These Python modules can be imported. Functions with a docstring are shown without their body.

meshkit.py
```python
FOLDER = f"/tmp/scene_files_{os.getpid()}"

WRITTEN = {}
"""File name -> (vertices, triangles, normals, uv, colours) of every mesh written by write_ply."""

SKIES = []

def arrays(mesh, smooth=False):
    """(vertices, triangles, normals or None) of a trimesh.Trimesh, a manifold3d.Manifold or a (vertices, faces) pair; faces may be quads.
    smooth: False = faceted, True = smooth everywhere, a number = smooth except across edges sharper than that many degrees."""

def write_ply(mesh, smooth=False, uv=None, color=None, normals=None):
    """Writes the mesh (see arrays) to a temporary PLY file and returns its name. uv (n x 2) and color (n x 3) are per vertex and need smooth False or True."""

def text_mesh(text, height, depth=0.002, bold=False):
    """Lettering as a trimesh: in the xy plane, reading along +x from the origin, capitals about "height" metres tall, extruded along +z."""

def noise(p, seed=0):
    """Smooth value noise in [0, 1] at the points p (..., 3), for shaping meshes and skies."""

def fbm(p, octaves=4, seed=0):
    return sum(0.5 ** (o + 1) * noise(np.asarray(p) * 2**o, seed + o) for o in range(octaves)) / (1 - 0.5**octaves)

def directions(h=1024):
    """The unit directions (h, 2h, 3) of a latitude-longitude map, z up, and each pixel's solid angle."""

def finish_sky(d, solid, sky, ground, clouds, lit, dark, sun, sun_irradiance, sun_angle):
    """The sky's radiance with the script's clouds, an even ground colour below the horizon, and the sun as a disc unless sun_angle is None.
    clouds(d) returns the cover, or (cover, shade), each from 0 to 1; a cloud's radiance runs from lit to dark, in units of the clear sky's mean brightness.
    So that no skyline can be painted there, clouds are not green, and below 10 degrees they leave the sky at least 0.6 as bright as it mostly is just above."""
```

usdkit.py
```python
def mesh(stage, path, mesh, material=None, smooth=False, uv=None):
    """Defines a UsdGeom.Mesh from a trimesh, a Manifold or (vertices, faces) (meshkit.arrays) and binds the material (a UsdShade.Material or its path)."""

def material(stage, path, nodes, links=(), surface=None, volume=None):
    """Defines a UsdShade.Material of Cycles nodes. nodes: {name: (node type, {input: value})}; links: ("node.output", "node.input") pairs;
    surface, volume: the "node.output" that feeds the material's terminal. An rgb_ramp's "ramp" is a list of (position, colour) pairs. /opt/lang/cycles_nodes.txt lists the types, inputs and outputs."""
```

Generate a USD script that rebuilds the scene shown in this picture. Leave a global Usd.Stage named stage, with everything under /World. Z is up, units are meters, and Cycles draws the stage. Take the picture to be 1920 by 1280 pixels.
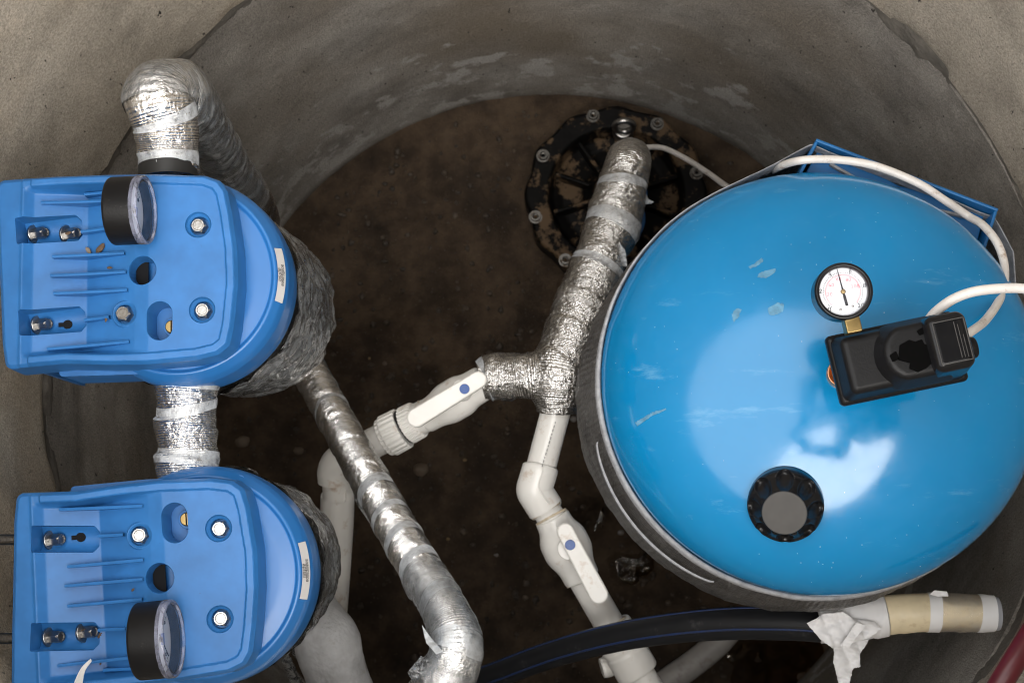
import math, random
import numpy as np, trimesh, manifold3d as m3
import shapely, shapely.geometry as sg
from scipy.spatial import Delaunay
import usdkit, meshkit
from pxr import Usd, UsdGeom, UsdLux, UsdShade, Gf, Sdf
random.seed(4); rng = np.random.default_rng(4)
stage = Usd.Stage.CreateInMemory()
UsdGeom.SetStageUpAxis(stage, UsdGeom.Tokens.z); UsdGeom.SetStageMetersPerUnit(stage, 1.0)
UsdGeom.Xform.Define(stage, '/World'); UsdGeom.Scope.Define(stage, '/World/Looks')
PI = math.pi
# ------------------------------------------------------------------ camera, sky, light
EXPOSURE = 1.32
CAM = np.array([0.006, -0.1632, 2.073]); AX, AY = 0.14, 0.03; FPX = 50 / 36 * 1920
def _rot(ax, ay):
    cx, sx, cy, sy = math.cos(ax), math.sin(ax), math.cos(ay), math.sin(ay)
    return np.array([[cy, 0, sy], [0, 1, 0], [-sy, 0, cy]]) @ np.array([[1, 0, 0], [0, cx, -sx], [0, sx, cx]])
RC = _rot(AX, AY)
cam = UsdGeom.Camera.Define(stage, '/World/camera')
M = np.eye(4); M[:3, :3] = RC.T; M[3, :3] = CAM
cam.AddTransformOp().Set(Gf.Matrix4d(M.tolist()))
cam.CreateFocalLengthAttr(50.0); cam.CreateHorizontalApertureAttr(36.0); cam.CreateVerticalApertureAttr(36.0 * 682 / 1024)
cam.CreateClippingRangeAttr(Gf.Vec2f(0.01, 100)); cam.CreateFStopAttr(16.0); cam.CreateFocusDistanceAttr(1.1); cam.CreateExposureAttr(EXPOSURE)
SUN = np.array([0.06, -0.36, 1.0]); SUN /= np.linalg.norm(SUN)
el, ro = math.asin(SUN[2]), math.atan2(SUN[0], SUN[1])
sky = UsdLux.DomeLight.Define(stage, '/World/sky')
skym = usdkit.material(stage, '/World/Looks/sky', {
    's': ('sky_texture', {'sky_type': 'single_scattering', 'sun_disc': False, 'sun_elevation': el, 'sun_rotation': ro}),
    'w': ('mix_color', {'fac': 0.85, 'b': (10.5, 10.4, 10.2)}),
    'b': ('background_shader', {'strength': 0.15})}, [('s.color', 'w.a'), ('w.result', 'b.color')], surface='b.background')
UsdShade.MaterialBindingAPI.Apply(sky.GetPrim()).Bind(skym)
sun = UsdLux.DistantLight.Define(stage, '/World/sun')
sun.CreateIntensityAttr(0.36); sun.CreateAngleAttr(42.0); sun.CreateNormalizeAttr(True); sun.CreateColorAttr(Gf.Vec3f(1.0, 0.96, 0.9))
q = Gf.Rotation(Gf.Vec3d(0, 0, 1), Gf.Vec3d(*map(float, SUN)))
sun.AddTransformOp().Set(Gf.Matrix4d().SetRotate(q))

# ------------------------------------------------------------------ measuring the photograph: a sight line meets a height
def ray(px, py): return RC @ np.array([(px - 960) / FPX, -(py - 640) / FPX, -1.0])
def P(px, py, z):
    d = ray(px, py); return CAM + d * ((z - CAM[2]) / d[2])
def mpp(z): return (CAM[2] - z) / FPX          # metres to one measured unit at height z

# ------------------------------------------------------------------ materials
def mat(name, nodes, links, surface='p.BSDF'): return usdkit.material(stage, '/World/Looks/' + name, nodes, links, surface=surface)
def simple(name, col, rough=0.4, metal=0.0, var=0.0, scale=40, bump=0.0, bscale=300, bdist=0.001, dirt=None, dirt_at=(0.6, 0.75), dscale=25, **kw):
    n = {'g': ('geometry', {}), 'p': ('principled_bsdf', {'base_color': col, 'roughness': rough, 'metallic': metal, **kw})}; l = []
    src = None
    if var:
        n['nz'] = ('noise_texture', {'scale': scale, 'detail': 5, 'roughness': 0.6}); l.append(('g.position', 'nz.vector'))
        n['r'] = ('rgb_ramp', {'ramp': [(0.3, tuple(c * (1 - var) for c in col)), (0.7, tuple(min(1, c * (1 + var)) for c in col))]})
        l += [('nz.fac', 'r.fac')]; src = 'r.color'
    if dirt:
        n['dn'] = ('noise_texture', {'scale': dscale, 'detail': 8, 'roughness': 0.7}); l.append(('g.position', 'dn.vector'))
        n['dr'] = ('rgb_ramp', {'ramp': [(dirt_at[0], (0, 0, 0)), (dirt_at[1], (1, 1, 1))]}); l.append(('dn.fac', 'dr.fac'))
        n['dm'] = ('mix_color', {'a': col, 'b': dirt}); l.append(('dr.color', 'dm.fac'))
        if src: l.append((src, 'dm.a'))
        src = 'dm.result'
    if src: l.append((src, 'p.base_color'))
    if bump:
        n['bn'] = ('noise_texture', {'scale': bscale, 'detail': 4}); n['bp'] = ('bump', {'strength': bump, 'distance': bdist})
        l += [('g.position', 'bn.vector'), ('bn.fac', 'bp.height'), ('bp.normal', 'p.normal')]
    return mat(name, n, l)

def concrete(name, c1, c2, flake, warm):
    n = {'g': ('geometry', {}), 'p': ('principled_bsdf', {'roughness': 0.9}),
         'sx': ('separate_xyz', {}),
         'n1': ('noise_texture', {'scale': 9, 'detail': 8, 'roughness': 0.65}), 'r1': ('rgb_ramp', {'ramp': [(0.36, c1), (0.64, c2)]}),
         'n2': ('noise_texture', {'scale': 3.2, 'detail': 3}), 'r2': ('rgb_ramp', {'ramp': [(0.5, (0, 0, 0)), (0.72, (1, 1, 1))]}), 'm2': ('mix_color', {'b': warm}),
         'mp': ('mapping', {'scale': (15, 15, 16)}), 'n3': ('noise_texture', {'scale': 1.0, 'detail': 9, 'roughness': 0.62}),
         'zf': ('map_range', {'from_min': 0.50, 'from_max': 0.04, 'to_min': -0.16, 'to_max': 0.075, 'clamp': True}),
         'a3': ('math', {'math_type': 'add'}), 'r3': ('rgb_ramp', {'ramp': [(0.56, (0, 0, 0)), (0.61, (1, 1, 1))]}), 'm3': ('mix_color', {'b': flake}),
         'n4': ('noise_texture', {'scale': 420, 'detail': 4, 'roughness': 0.7}), 'r4': ('rgb_ramp', {'ramp': [(0.28, (0.5, 0.5, 0.5)), (0.68, (1.25, 1.25, 1.25))]}), 'm4': ('mix_color', {'blend_type': 'multiply', 'fac': 1.0}),
         'mp5': ('mapping', {'scale': (170, 170, 80)}), 'n5': ('noise_texture', {'scale': 1.0, 'detail': 3}), 'r5': ('rgb_ramp', {'ramp': [(0.69, (0, 0, 0)), (0.74, (1, 1, 1))]}), 'm5': ('mix_color', {'b': (0.03, 0.025, 0.02)}),
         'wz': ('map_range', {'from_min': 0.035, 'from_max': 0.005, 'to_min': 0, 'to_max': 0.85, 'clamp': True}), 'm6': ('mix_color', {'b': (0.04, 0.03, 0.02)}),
         'ha': ('math', {'math_type': 'multiply_add'}), 'bp': ('bump', {'strength': 0.9, 'distance': 0.003})}
    n['ha'][1].update({})
    l = [('g.position', 'sx.vector'), ('g.position', 'n1.vector'), ('n1.fac', 'r1.fac'), ('g.position', 'n2.vector'), ('n2.fac', 'r2.fac'), ('r2.color', 'm2.fac'), ('r1.color', 'm2.a'),
         ('g.position', 'mp.vector'), ('mp.vector', 'n3.vector'), ('sx.z', 'zf.value'), ('n3.fac', 'a3.value1'), ('zf.result', 'a3.value2'), ('a3.value', 'r3.fac'), ('r3.color', 'm3.fac'), ('m2.result', 'm3.a'),
         ('g.position', 'n4.vector'), ('n4.fac', 'r4.fac'), ('m3.result', 'm4.a'), ('r4.color', 'm4.b'),
         ('g.position', 'mp5.vector'), ('mp5.vector', 'n5.vector'), ('n5.fac', 'r5.fac'), ('r5.color', 'm5.fac'), ('m4.result', 'm5.a'),
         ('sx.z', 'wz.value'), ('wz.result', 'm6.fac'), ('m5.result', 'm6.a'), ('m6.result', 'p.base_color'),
         ('n4.fac', 'bp.height'), ('bp.normal', 'p.normal')]
    n.pop('ha')
    return mat(name, n, l)
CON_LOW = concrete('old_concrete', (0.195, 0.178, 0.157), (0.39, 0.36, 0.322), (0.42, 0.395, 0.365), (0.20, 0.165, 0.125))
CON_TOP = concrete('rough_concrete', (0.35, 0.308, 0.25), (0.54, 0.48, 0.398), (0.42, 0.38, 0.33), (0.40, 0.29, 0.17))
MORTAR = simple('mortar', (0.13, 0.117, 0.10), 0.95, var=0.4, scale=30, bump=0.8, bscale=220, bdist=0.002)

def foil(name, col, rough, ribs, crinkle, dull=0.3, bd=0.0016, cell=False, ribw=0.0):
    n = {'u': ('uvmap', {'attribute': 'st'}), 'g': ('geometry', {}), 'p': ('principled_bsdf', {'metallic': 1.0, 'base_color': col, 'roughness': rough}),
         'w': ('wave_texture', {'wave_type': 'bands', 'bands_direction': 'x', 'scale': ribs, 'distortion': 2.2, 'detail': 2, 'detail_scale': 1.5}),
         'mu': ('mapping', {'scale': (1, 0.12, 1)}),
         'n': ('noise_texture', {'scale': crinkle, 'detail': 4, 'roughness': 0.6}), 'ws': ('math', {'math_type': 'multiply', 'value2': ribw if ribw else 0.15}), 'm': ('math', {'math_type': 'multiply_add', 'value2': 1.0}),
         'bp': ('bump', {'strength': 1.0, 'distance': bd}),
         'n2': ('noise_texture', {'scale': 34, 'detail': 5}), 'r2': ('rgb_ramp', {'ramp': [(0.42, (rough * 0.8,) * 3), (0.66, (rough + dull,) * 3)]}),
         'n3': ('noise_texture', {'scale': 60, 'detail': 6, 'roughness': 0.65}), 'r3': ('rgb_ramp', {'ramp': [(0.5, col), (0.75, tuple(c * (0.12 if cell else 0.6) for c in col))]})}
    l = [('u.UV', 'mu.vector'), ('mu.vector', 'w.vector'), ('g.position', 'n.vector'), ('n.fac', 'm.value1'), ('w.fac', 'ws.value1'), ('ws.value', 'm.value3'), ('m.value', 'bp.height'), ('bp.normal', 'p.normal'),
         ('g.position', 'n2.vector'), ('n2.fac', 'r2.fac'), ('r2.color', 'p.roughness'), ('g.position', 'n3.vector'), ('n3.fac', 'r3.fac'), ('r3.color', 'p.base_color')]
    if cell:
        n['w'] = ('voronoi_texture', {'scale': 420}); l = [x for x in l if x[1] != 'w.vector' and x[0] != 'w.fac'] + [('g.position', 'w.vector'), ('w.distance', 'ws.value1')]
    return mat(name, n, l)
FOIL = foil('foil', (0.86, 0.85, 0.83), 0.13, 165, 190, 0.12, 0.0030)
FOIL_RIB = foil('ribbed_foil', (0.88, 0.87, 0.85), 0.12, 190, 150, 0.12, 0.0022, False, 0.36)
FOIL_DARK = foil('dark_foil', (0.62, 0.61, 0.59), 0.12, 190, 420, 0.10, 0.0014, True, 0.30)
def film(name, tint, gloss, haze, ior=1.45, wav=0.7):
    """clear or milky plastic film: mostly see-through, a sharp gloss on top"""
    n = {'t': ('transparent_bsdf', {'color': (1, 1, 1)}), 'd': ('diffuse_bsdf', {'color': tint}), 'g': ('glossy_bsdf', {'roughness': gloss, 'color': (1, 1, 1)}),
         'f': ('fresnel', {'IOR': ior}), 'ge': ('geometry', {}), 'n': ('noise_texture', {'scale': 120, 'detail': 6, 'roughness': 0.65}), 'r': ('rgb_ramp', {'ramp': [(0.35, (haze * 0.4,) * 3), (0.65, (min(1, haze * 1.5),) * 3)]}),
         'bn': ('noise_texture', {'scale': 160, 'detail': 3}), 'bp': ('bump', {'strength': wav, 'distance': 0.0015}),
         'a': ('mix_closure', {}), 'b': ('mix_closure', {})}
    l = [('ge.position', 'n.vector'), ('n.fac', 'r.fac'), ('r.color', 'a.fac'), ('t.BSDF', 'a.closure1'), ('d.BSDF', 'a.closure2'), ('ge.position', 'bn.vector'), ('bn.fac', 'bp.height'), ('bp.normal', 'g.normal'), ('bp.normal', 'f.normal'),
         ('f.fac', 'b.fac'), ('a.closure', 'b.closure1'), ('g.BSDF', 'b.closure2')]
    return mat(name, n, l, surface='b.closure')
FILM = film('clear_film', (0.75, 0.78, 0.8), 0.05, 0.09, 1.6)
TAPE = film('white_tape', (0.66, 0.69, 0.72), 0.2, 0.44)
LENS = film('gauge_lens', (0.8, 0.8, 0.9), 0.02, 0.02, 1.16, 0.0)
BLUE = simple('blue_plastic', (0.022, 0.128, 0.35), 0.42, ior=1.4, var=0.13, scale=38, bump=0.05, bscale=500, dirt=(0.05, 0.035, 0.03), dirt_at=(0.69, 0.74), dscale=170)
BLUE_RING = simple('blue_gloss_plastic', (0.020, 0.124, 0.345), 0.26, ior=1.42, var=0.05, scale=15)
def tank_paint():
    n = {'g': ('geometry', {}), 'p': ('principled_bsdf', {'roughness': 0.12, 'ior': 1.5, 'coat_weight': 0.15, 'coat_roughness': 0.06}),
         'n1': ('noise_texture', {'scale': 6, 'detail': 3}), 'r1': ('rgb_ramp', {'ramp': [(0.3, (0.002, 0.155, 0.355)), (0.7, (0.003, 0.178, 0.40))]}),
         'v': ('voronoi_texture', {'scale': 130, 'randomness': 1.0}), 'lt': ('math', {'math_type': 'less_than', 'value2': 0.055}), 'n2': ('noise_texture', {'scale': 9, 'detail': 4}), 'r2': ('rgb_ramp', {'ramp': [(0.42, (0, 0, 0)), (0.62, (0.8, 0.8, 0.8))]}),
         'ml': ('math', {'math_type': 'multiply'}), 'm1': ('mix_color', {'b': (0.45, 0.55, 0.6)}),
         'mp': ('mapping', {'scale': (10, 46, 20), 'rotation': (0, 0, 0.5)}), 'n3': ('noise_texture', {'scale': 1.0, 'detail': 8, 'roughness': 0.7}), 'r3': ('rgb_ramp', {'ramp': [(0.60, (0, 0, 0)), (0.74, (0.30, 0.30, 0.30))]}), 'm2': ('mix_color', {'b': (0.25, 0.48, 0.62)}),
         'n4': ('noise_texture', {'scale': 45, 'detail': 5, 'roughness': 0.6}), 'r4': ('rgb_ramp', {'ramp': [(0.3, (0.08,) * 3), (0.8, (0.24,) * 3)]}),
         'bn': ('noise_texture', {'scale': 22, 'detail': 2}), 'bp': ('bump', {'strength': 0.12, 'distance': 0.0012})}
    l = [('g.position', 'n1.vector'), ('n1.fac', 'r1.fac'), ('g.position', 'v.vector'), ('v.distance', 'lt.value1'), ('g.position', 'n2.vector'), ('n2.fac', 'r2.fac'), ('lt.value', 'ml.value1'), ('r2.color', 'ml.value2'), ('ml.value', 'm1.fac'), ('r1.color', 'm1.a'),
         ('g.position', 'mp.vector'), ('mp.vector', 'n3.vector'), ('n3.fac', 'r3.fac'), ('r3.color', 'm2.fac'), ('m1.result', 'm2.a'), ('m2.result', 'p.base_color'),
         ('g.position', 'n4.vector'), ('n4.fac', 'r4.fac'), ('r4.color', 'p.roughness'), ('g.position', 'bn.vector'), ('bn.fac', 'bp.height'), ('bp.normal', 'p.normal')]
    return mat('tank_paint', n, l)
TANK = tank_paint()
BRACKET = simple('bracket_paint', (0.004, 0.10, 0.28), 0.4, var=0.1, scale=30, dirt=(0.25, 0.3, 0.34), dirt_at=(0.66, 0.72), dscale=60)
PVC = simple('white_pvc', (0.80, 0.785, 0.75), 0.32, var=0.03, scale=30, dirt=(0.42, 0.27, 0.15), dirt_at=(0.57, 0.80), dscale=42)
PVC_MARK = simple('print_grey', (0.2, 0.2, 0.2), 0.6)
DOT = simple('blue_dot', (0.01, 0.07, 0.30), 0.35)
BLACK = simple('black_plastic', (0.005, 0.005, 0.0055), 0.42, var=0.2, scale=60, bump=0.12, bscale=600, ior=1.28, dirt=(0.08, 0.075, 0.07), dirt_at=(0.66, 0.76), dscale=90)
BLACK_GLOSS = simple('black_gloss', (0.005, 0.005, 0.0055), 0.2, var=0.2, scale=60, ior=1.32, dirt=(0.05, 0.047, 0.044), dirt_at=(0.66, 0.78), dscale=120)
GREY_DISC = simple('worn_grey_plastic', (0.035, 0.033, 0.031), 0.55, var=0.15, scale=80)
RUBBER = simple('black_rubber', (0.012, 0.012, 0.012), 0.55)
STEEL = simple('zinc_steel', (0.36, 0.35, 0.335), 0.30, metal=1.0, var=0.12, scale=120, bump=0.2, bscale=500, dirt=(0.35, 0.2, 0.12), dirt_at=(0.68, 0.8), dscale=140)
BRASS = simple('brass', (0.29, 0.205, 0.085), 0.34, metal=1.0, var=0.2, scale=90)
COPPER = simple('copper', (0.62, 0.30, 0.17), 0.28, metal=1.0, var=0.25, scale=90)
PAPER = simple('dial_paper', (0.60, 0.61, 0.64), 0.5)
INK = simple('black_ink', (0.006, 0.006, 0.007), 0.6, ior=1.2)
RED = simple('red_ink', (0.55, 0.10, 0.13), 0.5)
CABLE = simple('white_cable', (0.60, 0.57, 0.54), 0.42, var=0.10, scale=50, bump=0.1, bscale=200, dirt=(0.28, 0.18, 0.11), dirt_at=(0.58, 0.72), dscale=60)
FOAM_EDGE = simple('foam_edge', (0.27, 0.275, 0.29), 0.9, var=0.25, scale=160, bump=0.6, bscale=500, bdist=0.001)
def jacket():
    n = {'g': ('geometry', {}), 'u': ('uvmap', {'attribute': 'st'}), 'p': ('principled_bsdf', {'roughness': 0.42, 'metallic': 0.35}),
         'v': ('voronoi_texture', {'scale': 430}), 'n': ('noise_texture', {'scale': 40, 'detail': 6, 'roughness': 0.7}), 'r': ('rgb_ramp', {'ramp': [(0.3, (0.055, 0.052, 0.050)), (0.62, (0.13, 0.125, 0.12)), (0.8, (0.22, 0.21, 0.20))]}),
         'w': ('wave_texture', {'bands_direction': 'x', 'scale': 60, 'distortion': 3, 'detail': 2}), 'm': ('math', {'math_type': 'multiply_add', 'value2': 1.2}), 'bp': ('bump', {'strength': 1.0, 'distance': 0.0012})}
    l = [('g.position', 'v.vector'), ('g.position', 'n.vector'), ('n.fac', 'r.fac'), ('r.color', 'p.base_color'), ('u.UV', 'w.vector'), ('v.distance', 'm.value1'), ('w.fac', 'm.value3'), ('m.value', 'bp.height'), ('bp.normal', 'p.normal')]
    return mat('grey_jacket', n, l)
JACKET = jacket()
HOSE = simple('black_hose', (0.010, 0.0105, 0.012), 0.45, ior=1.32, var=0.15, scale=60, bump=0.1, bscale=300, dirt=(0.06, 0.06, 0.06), dirt_at=(0.60, 0.80), dscale=60)
STRIPE = simple('blue_stripe', (0.009, 0.024, 0.085), 0.45, dirt=(0.02, 0.022, 0.03), dirt_at=(0.5, 0.7), dscale=90)
CREAM = simple('cream_tape', (0.70, 0.60, 0.41), 0.45, var=0.1, scale=35, bump=0.25, bscale=130, bdist=0.001, dirt=(0.42, 0.30, 0.16), dirt_at=(0.56, 0.8), dscale=50)
WHITE_TAPE = simple('white_cloth_tape', (0.74, 0.74, 0.75), 0.5, var=0.05, scale=40, bump=0.15, bscale=260)
FOAM = simple('white_foam', (0.54, 0.55, 0.57), 0.5, var=0.18, scale=60, bump=0.7, bscale=220, bdist=0.003, dirt=(0.3, 0.27, 0.22), dirt_at=(0.6, 0.8), dscale=50)
BURGUNDY = simple('burgundy_rubber', (0.065, 0.004, 0.008), 0.4, var=0.15, scale=60)
STICKER = simple('silver_sticker', (0.55, 0.53, 0.52), 0.4)
MUDDY = simple('muddy_black', (0.0035, 0.0032, 0.003), 0.5, ior=1.15, var=0.3, scale=40, bump=0.4, bscale=200, dirt=(0.085, 0.056, 0.033), dirt_at=(0.52, 0.58), dscale=26)
LIMEPIPE = simple('dull_grey_pipe', (0.36, 0.34, 0.32), 0.5, var=0.1, dirt=(0.12, 0.08, 0.05), dirt_at=(0.55, 0.75))
EARTHCOL = [(0.28, (0.009, 0.0056, 0.0035)), (0.45, (0.032, 0.021, 0.0128)), (0.56, (0.06, 0.040, 0.0245)), (0.68, (0.085, 0.059, 0.038)), (0.8, (0.15, 0.115, 0.08))]
def earth():
    n = {'g': ('geometry', {}), 'p': ('principled_bsdf', {'ior': 1.3}), 'n': ('noise_texture', {'scale': 14, 'detail': 10, 'roughness': 0.7}), 'r': ('rgb_ramp', {'ramp': EARTHCOL}),
         'n2': ('noise_texture', {'scale': 5, 'detail': 4}), 'r2': ('rgb_ramp', {'ramp': [(0.4, (0.3,) * 3), (0.62, (0.8,) * 3)]}),
         'v': ('noise_texture', {'scale': 330, 'detail': 5, 'roughness': 0.7}), 'bp': ('bump', {'strength': 0.9, 'distance': 0.003}),
         'v2': ('voronoi_texture', {'scale': 150}), 'lt': ('math', {'math_type': 'less_than', 'value2': 0.10}), 'm': ('mix_color', {'b': (0.12, 0.09, 0.05)}), 'ml': ('math', {'math_type': 'multiply', 'value2': 0.6})}
    l = [('g.position', 'n.vector'), ('n.fac', 'r.fac'), ('g.position', 'n2.vector'), ('n2.fac', 'r2.fac'), ('r2.color', 'p.roughness'), ('g.position', 'v.vector'), ('v.fac', 'bp.height'), ('bp.normal', 'p.normal'),
         ('g.position', 'v2.vector'), ('v2.distance', 'lt.value1'), ('lt.value', 'ml.value1'), ('ml.value', 'm.fac'), ('r.color', 'm.a'), ('m.result', 'p.base_color')]
    return mat('wet_earth', n, l)
EARTH = earth()
def water():
    n = {'t': ('transparent_bsdf', {'color': (0.75, 0.66, 0.52)}), 'g': ('glossy_bsdf', {'roughness': 0.02}), 'f': ('fresnel', {'IOR': 1.33}), 'ge': ('geometry', {}), 'n': ('noise_texture', {'scale': 38, 'detail': 3}), 'bp': ('bump', {'strength': 0.25, 'distance': 0.004}), 'm': ('mix_closure', {})}
    return mat('water', n, [('ge.position', 'n.vector'), ('n.fac', 'bp.height'), ('bp.normal', 'g.normal'), ('bp.normal', 'f.normal'), ('f.fac', 'm.fac'), ('t.BSDF', 'm.closure1'), ('g.BSDF', 'm.closure2')], surface='m.closure')
WATER = water()
PEBBLE = [simple('pebble_brown', (0.09, 0.066, 0.045), 0.7, var=0.2), simple('pebble_grey', (0.16, 0.15, 0.14), 0.7, var=0.2), simple('pebble_ochre', (0.15, 0.10, 0.045), 0.7)]

# ------------------------------------------------------------------ scene tree helpers
_used = {}
def numbered(parent, name):
    k = _used.get((parent, name), 0); _used[(parent, name)] = k + 1
    return name if k == 0 else f'{name}_{k:03d}'
def tag(prim, label=None, cat=None, group=None, kind=None):
    for k, v in (('label', label), ('category', cat), ('group', group), ('kind', kind)):
        if v: prim.SetCustomDataByKey(k, v)
class Thing:
    def __init__(s, name, label, cat, at, group=None, kind=None):
        s.o = np.asarray(at, float); s.path = '/World/' + numbered('/World', name)
        x = UsdGeom.Xform.Define(stage, s.path); x.AddTranslateOp().Set(Gf.Vec3d(*map(float, s.o))); tag(x.GetPrim(), label, cat, group, kind)
class Part:
    def __init__(s, path, o): s.path, s.o = path, o
def arr(m):
    v, f, _ = meshkit.arrays(m); return v, f
def obj(name, m, material, parent=None, smooth=30, uv=None, label=None, cat=None, group=None, kind=None):
    """one Mesh prim, given in world coordinates, under a thing, a part, or /World"""
    base = parent.path if parent else '/World'; o = parent.o if parent else np.zeros(3)
    v, f = arr(m); path = base + '/' + numbered(base, name)
    if uv is not None: smooth = True
    else:
        ids, inv = np.unique(f, return_inverse=True); v, f = v[ids], inv.reshape(f.shape)
    p = usdkit.mesh(stage, path, (v - o, f), material, smooth=smooth, uv=uv); tag(p.GetPrim(), label, cat, group, kind)
    return Part(path, o)

# ------------------------------------------------------------------ shape helpers
def unit(v): v = np.asarray(v, float); return v / np.linalg.norm(v)
def frame(n, x=None):
    n = unit(n); x = np.array([1.0, 0, 0]) if x is None else np.asarray(x, float)
    if abs(n @ unit(x)) > 0.95: x = np.array([0, 1.0, 0])
    x = unit(x - n * (n @ x)); return np.stack([x, np.cross(n, x), n], 1)
def lathe(profile, seg, at, axis=(0, 0, 1), fn=None, x=None):
    """profile: (radius, height) pairs, turned round the axis"""
    pr = np.asarray(profile, float); th = np.arange(seg) * 2 * PI / seg
    R, T = np.meshgrid(pr[:, 0], th, indexing='ij'); Z = np.repeat(pr[:, 1:2], seg, 1)
    if fn is not None: R = fn(R, T, Z)
    v = np.stack([R * np.cos(T), R * np.sin(T), Z], -1).reshape(-1, 3)
    v = v @ frame(axis, x).T + np.asarray(at)
    f = grid_faces(len(pr), seg, True); return v, (f[:, ::-1] if pr[-1, 1] < pr[0, 1] else f)
def grid_faces(n, m, wrap):
    i, j = np.meshgrid(np.arange(n - 1), np.arange(m if wrap else m - 1), indexing='ij'); k = (j + 1) % m
    return np.stack([i * m + j, i * m + k, (i + 1) * m + k, (i + 1) * m + j], -1).reshape(-1, 4)
def tri(m):
    v, f = m; f = np.asarray(f)
    return trimesh.Trimesh(v, np.vstack([f[:, [0, 1, 2]], f[:, [0, 2, 3]]]) if f.shape[1] == 4 else f, process=False)
def join(*ms): return trimesh.util.concatenate([tri(m) if isinstance(m, tuple) else m for m in ms])
def rounded(profile, r=0.0015, n=4):
    """rounds the corners of a lathe profile"""
    p = [np.asarray(a, float) for a in profile]; out = [p[0]]
    for a, b, c in zip(p, p[1:], p[2:]):
        d1, d2 = np.linalg.norm(a - b), np.linalg.norm(c - b); k = min(r, d1 * 0.45, d2 * 0.45)
        s, e = b + (a - b) / max(d1, 1e-9) * k, b + (c - b) / max(d2, 1e-9) * k
        for t in np.linspace(0, 1, n): out.append((1 - t) ** 2 * s + 2 * t * (1 - t) * b + t * t * e)
    out.append(p[-1]); return out
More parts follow.
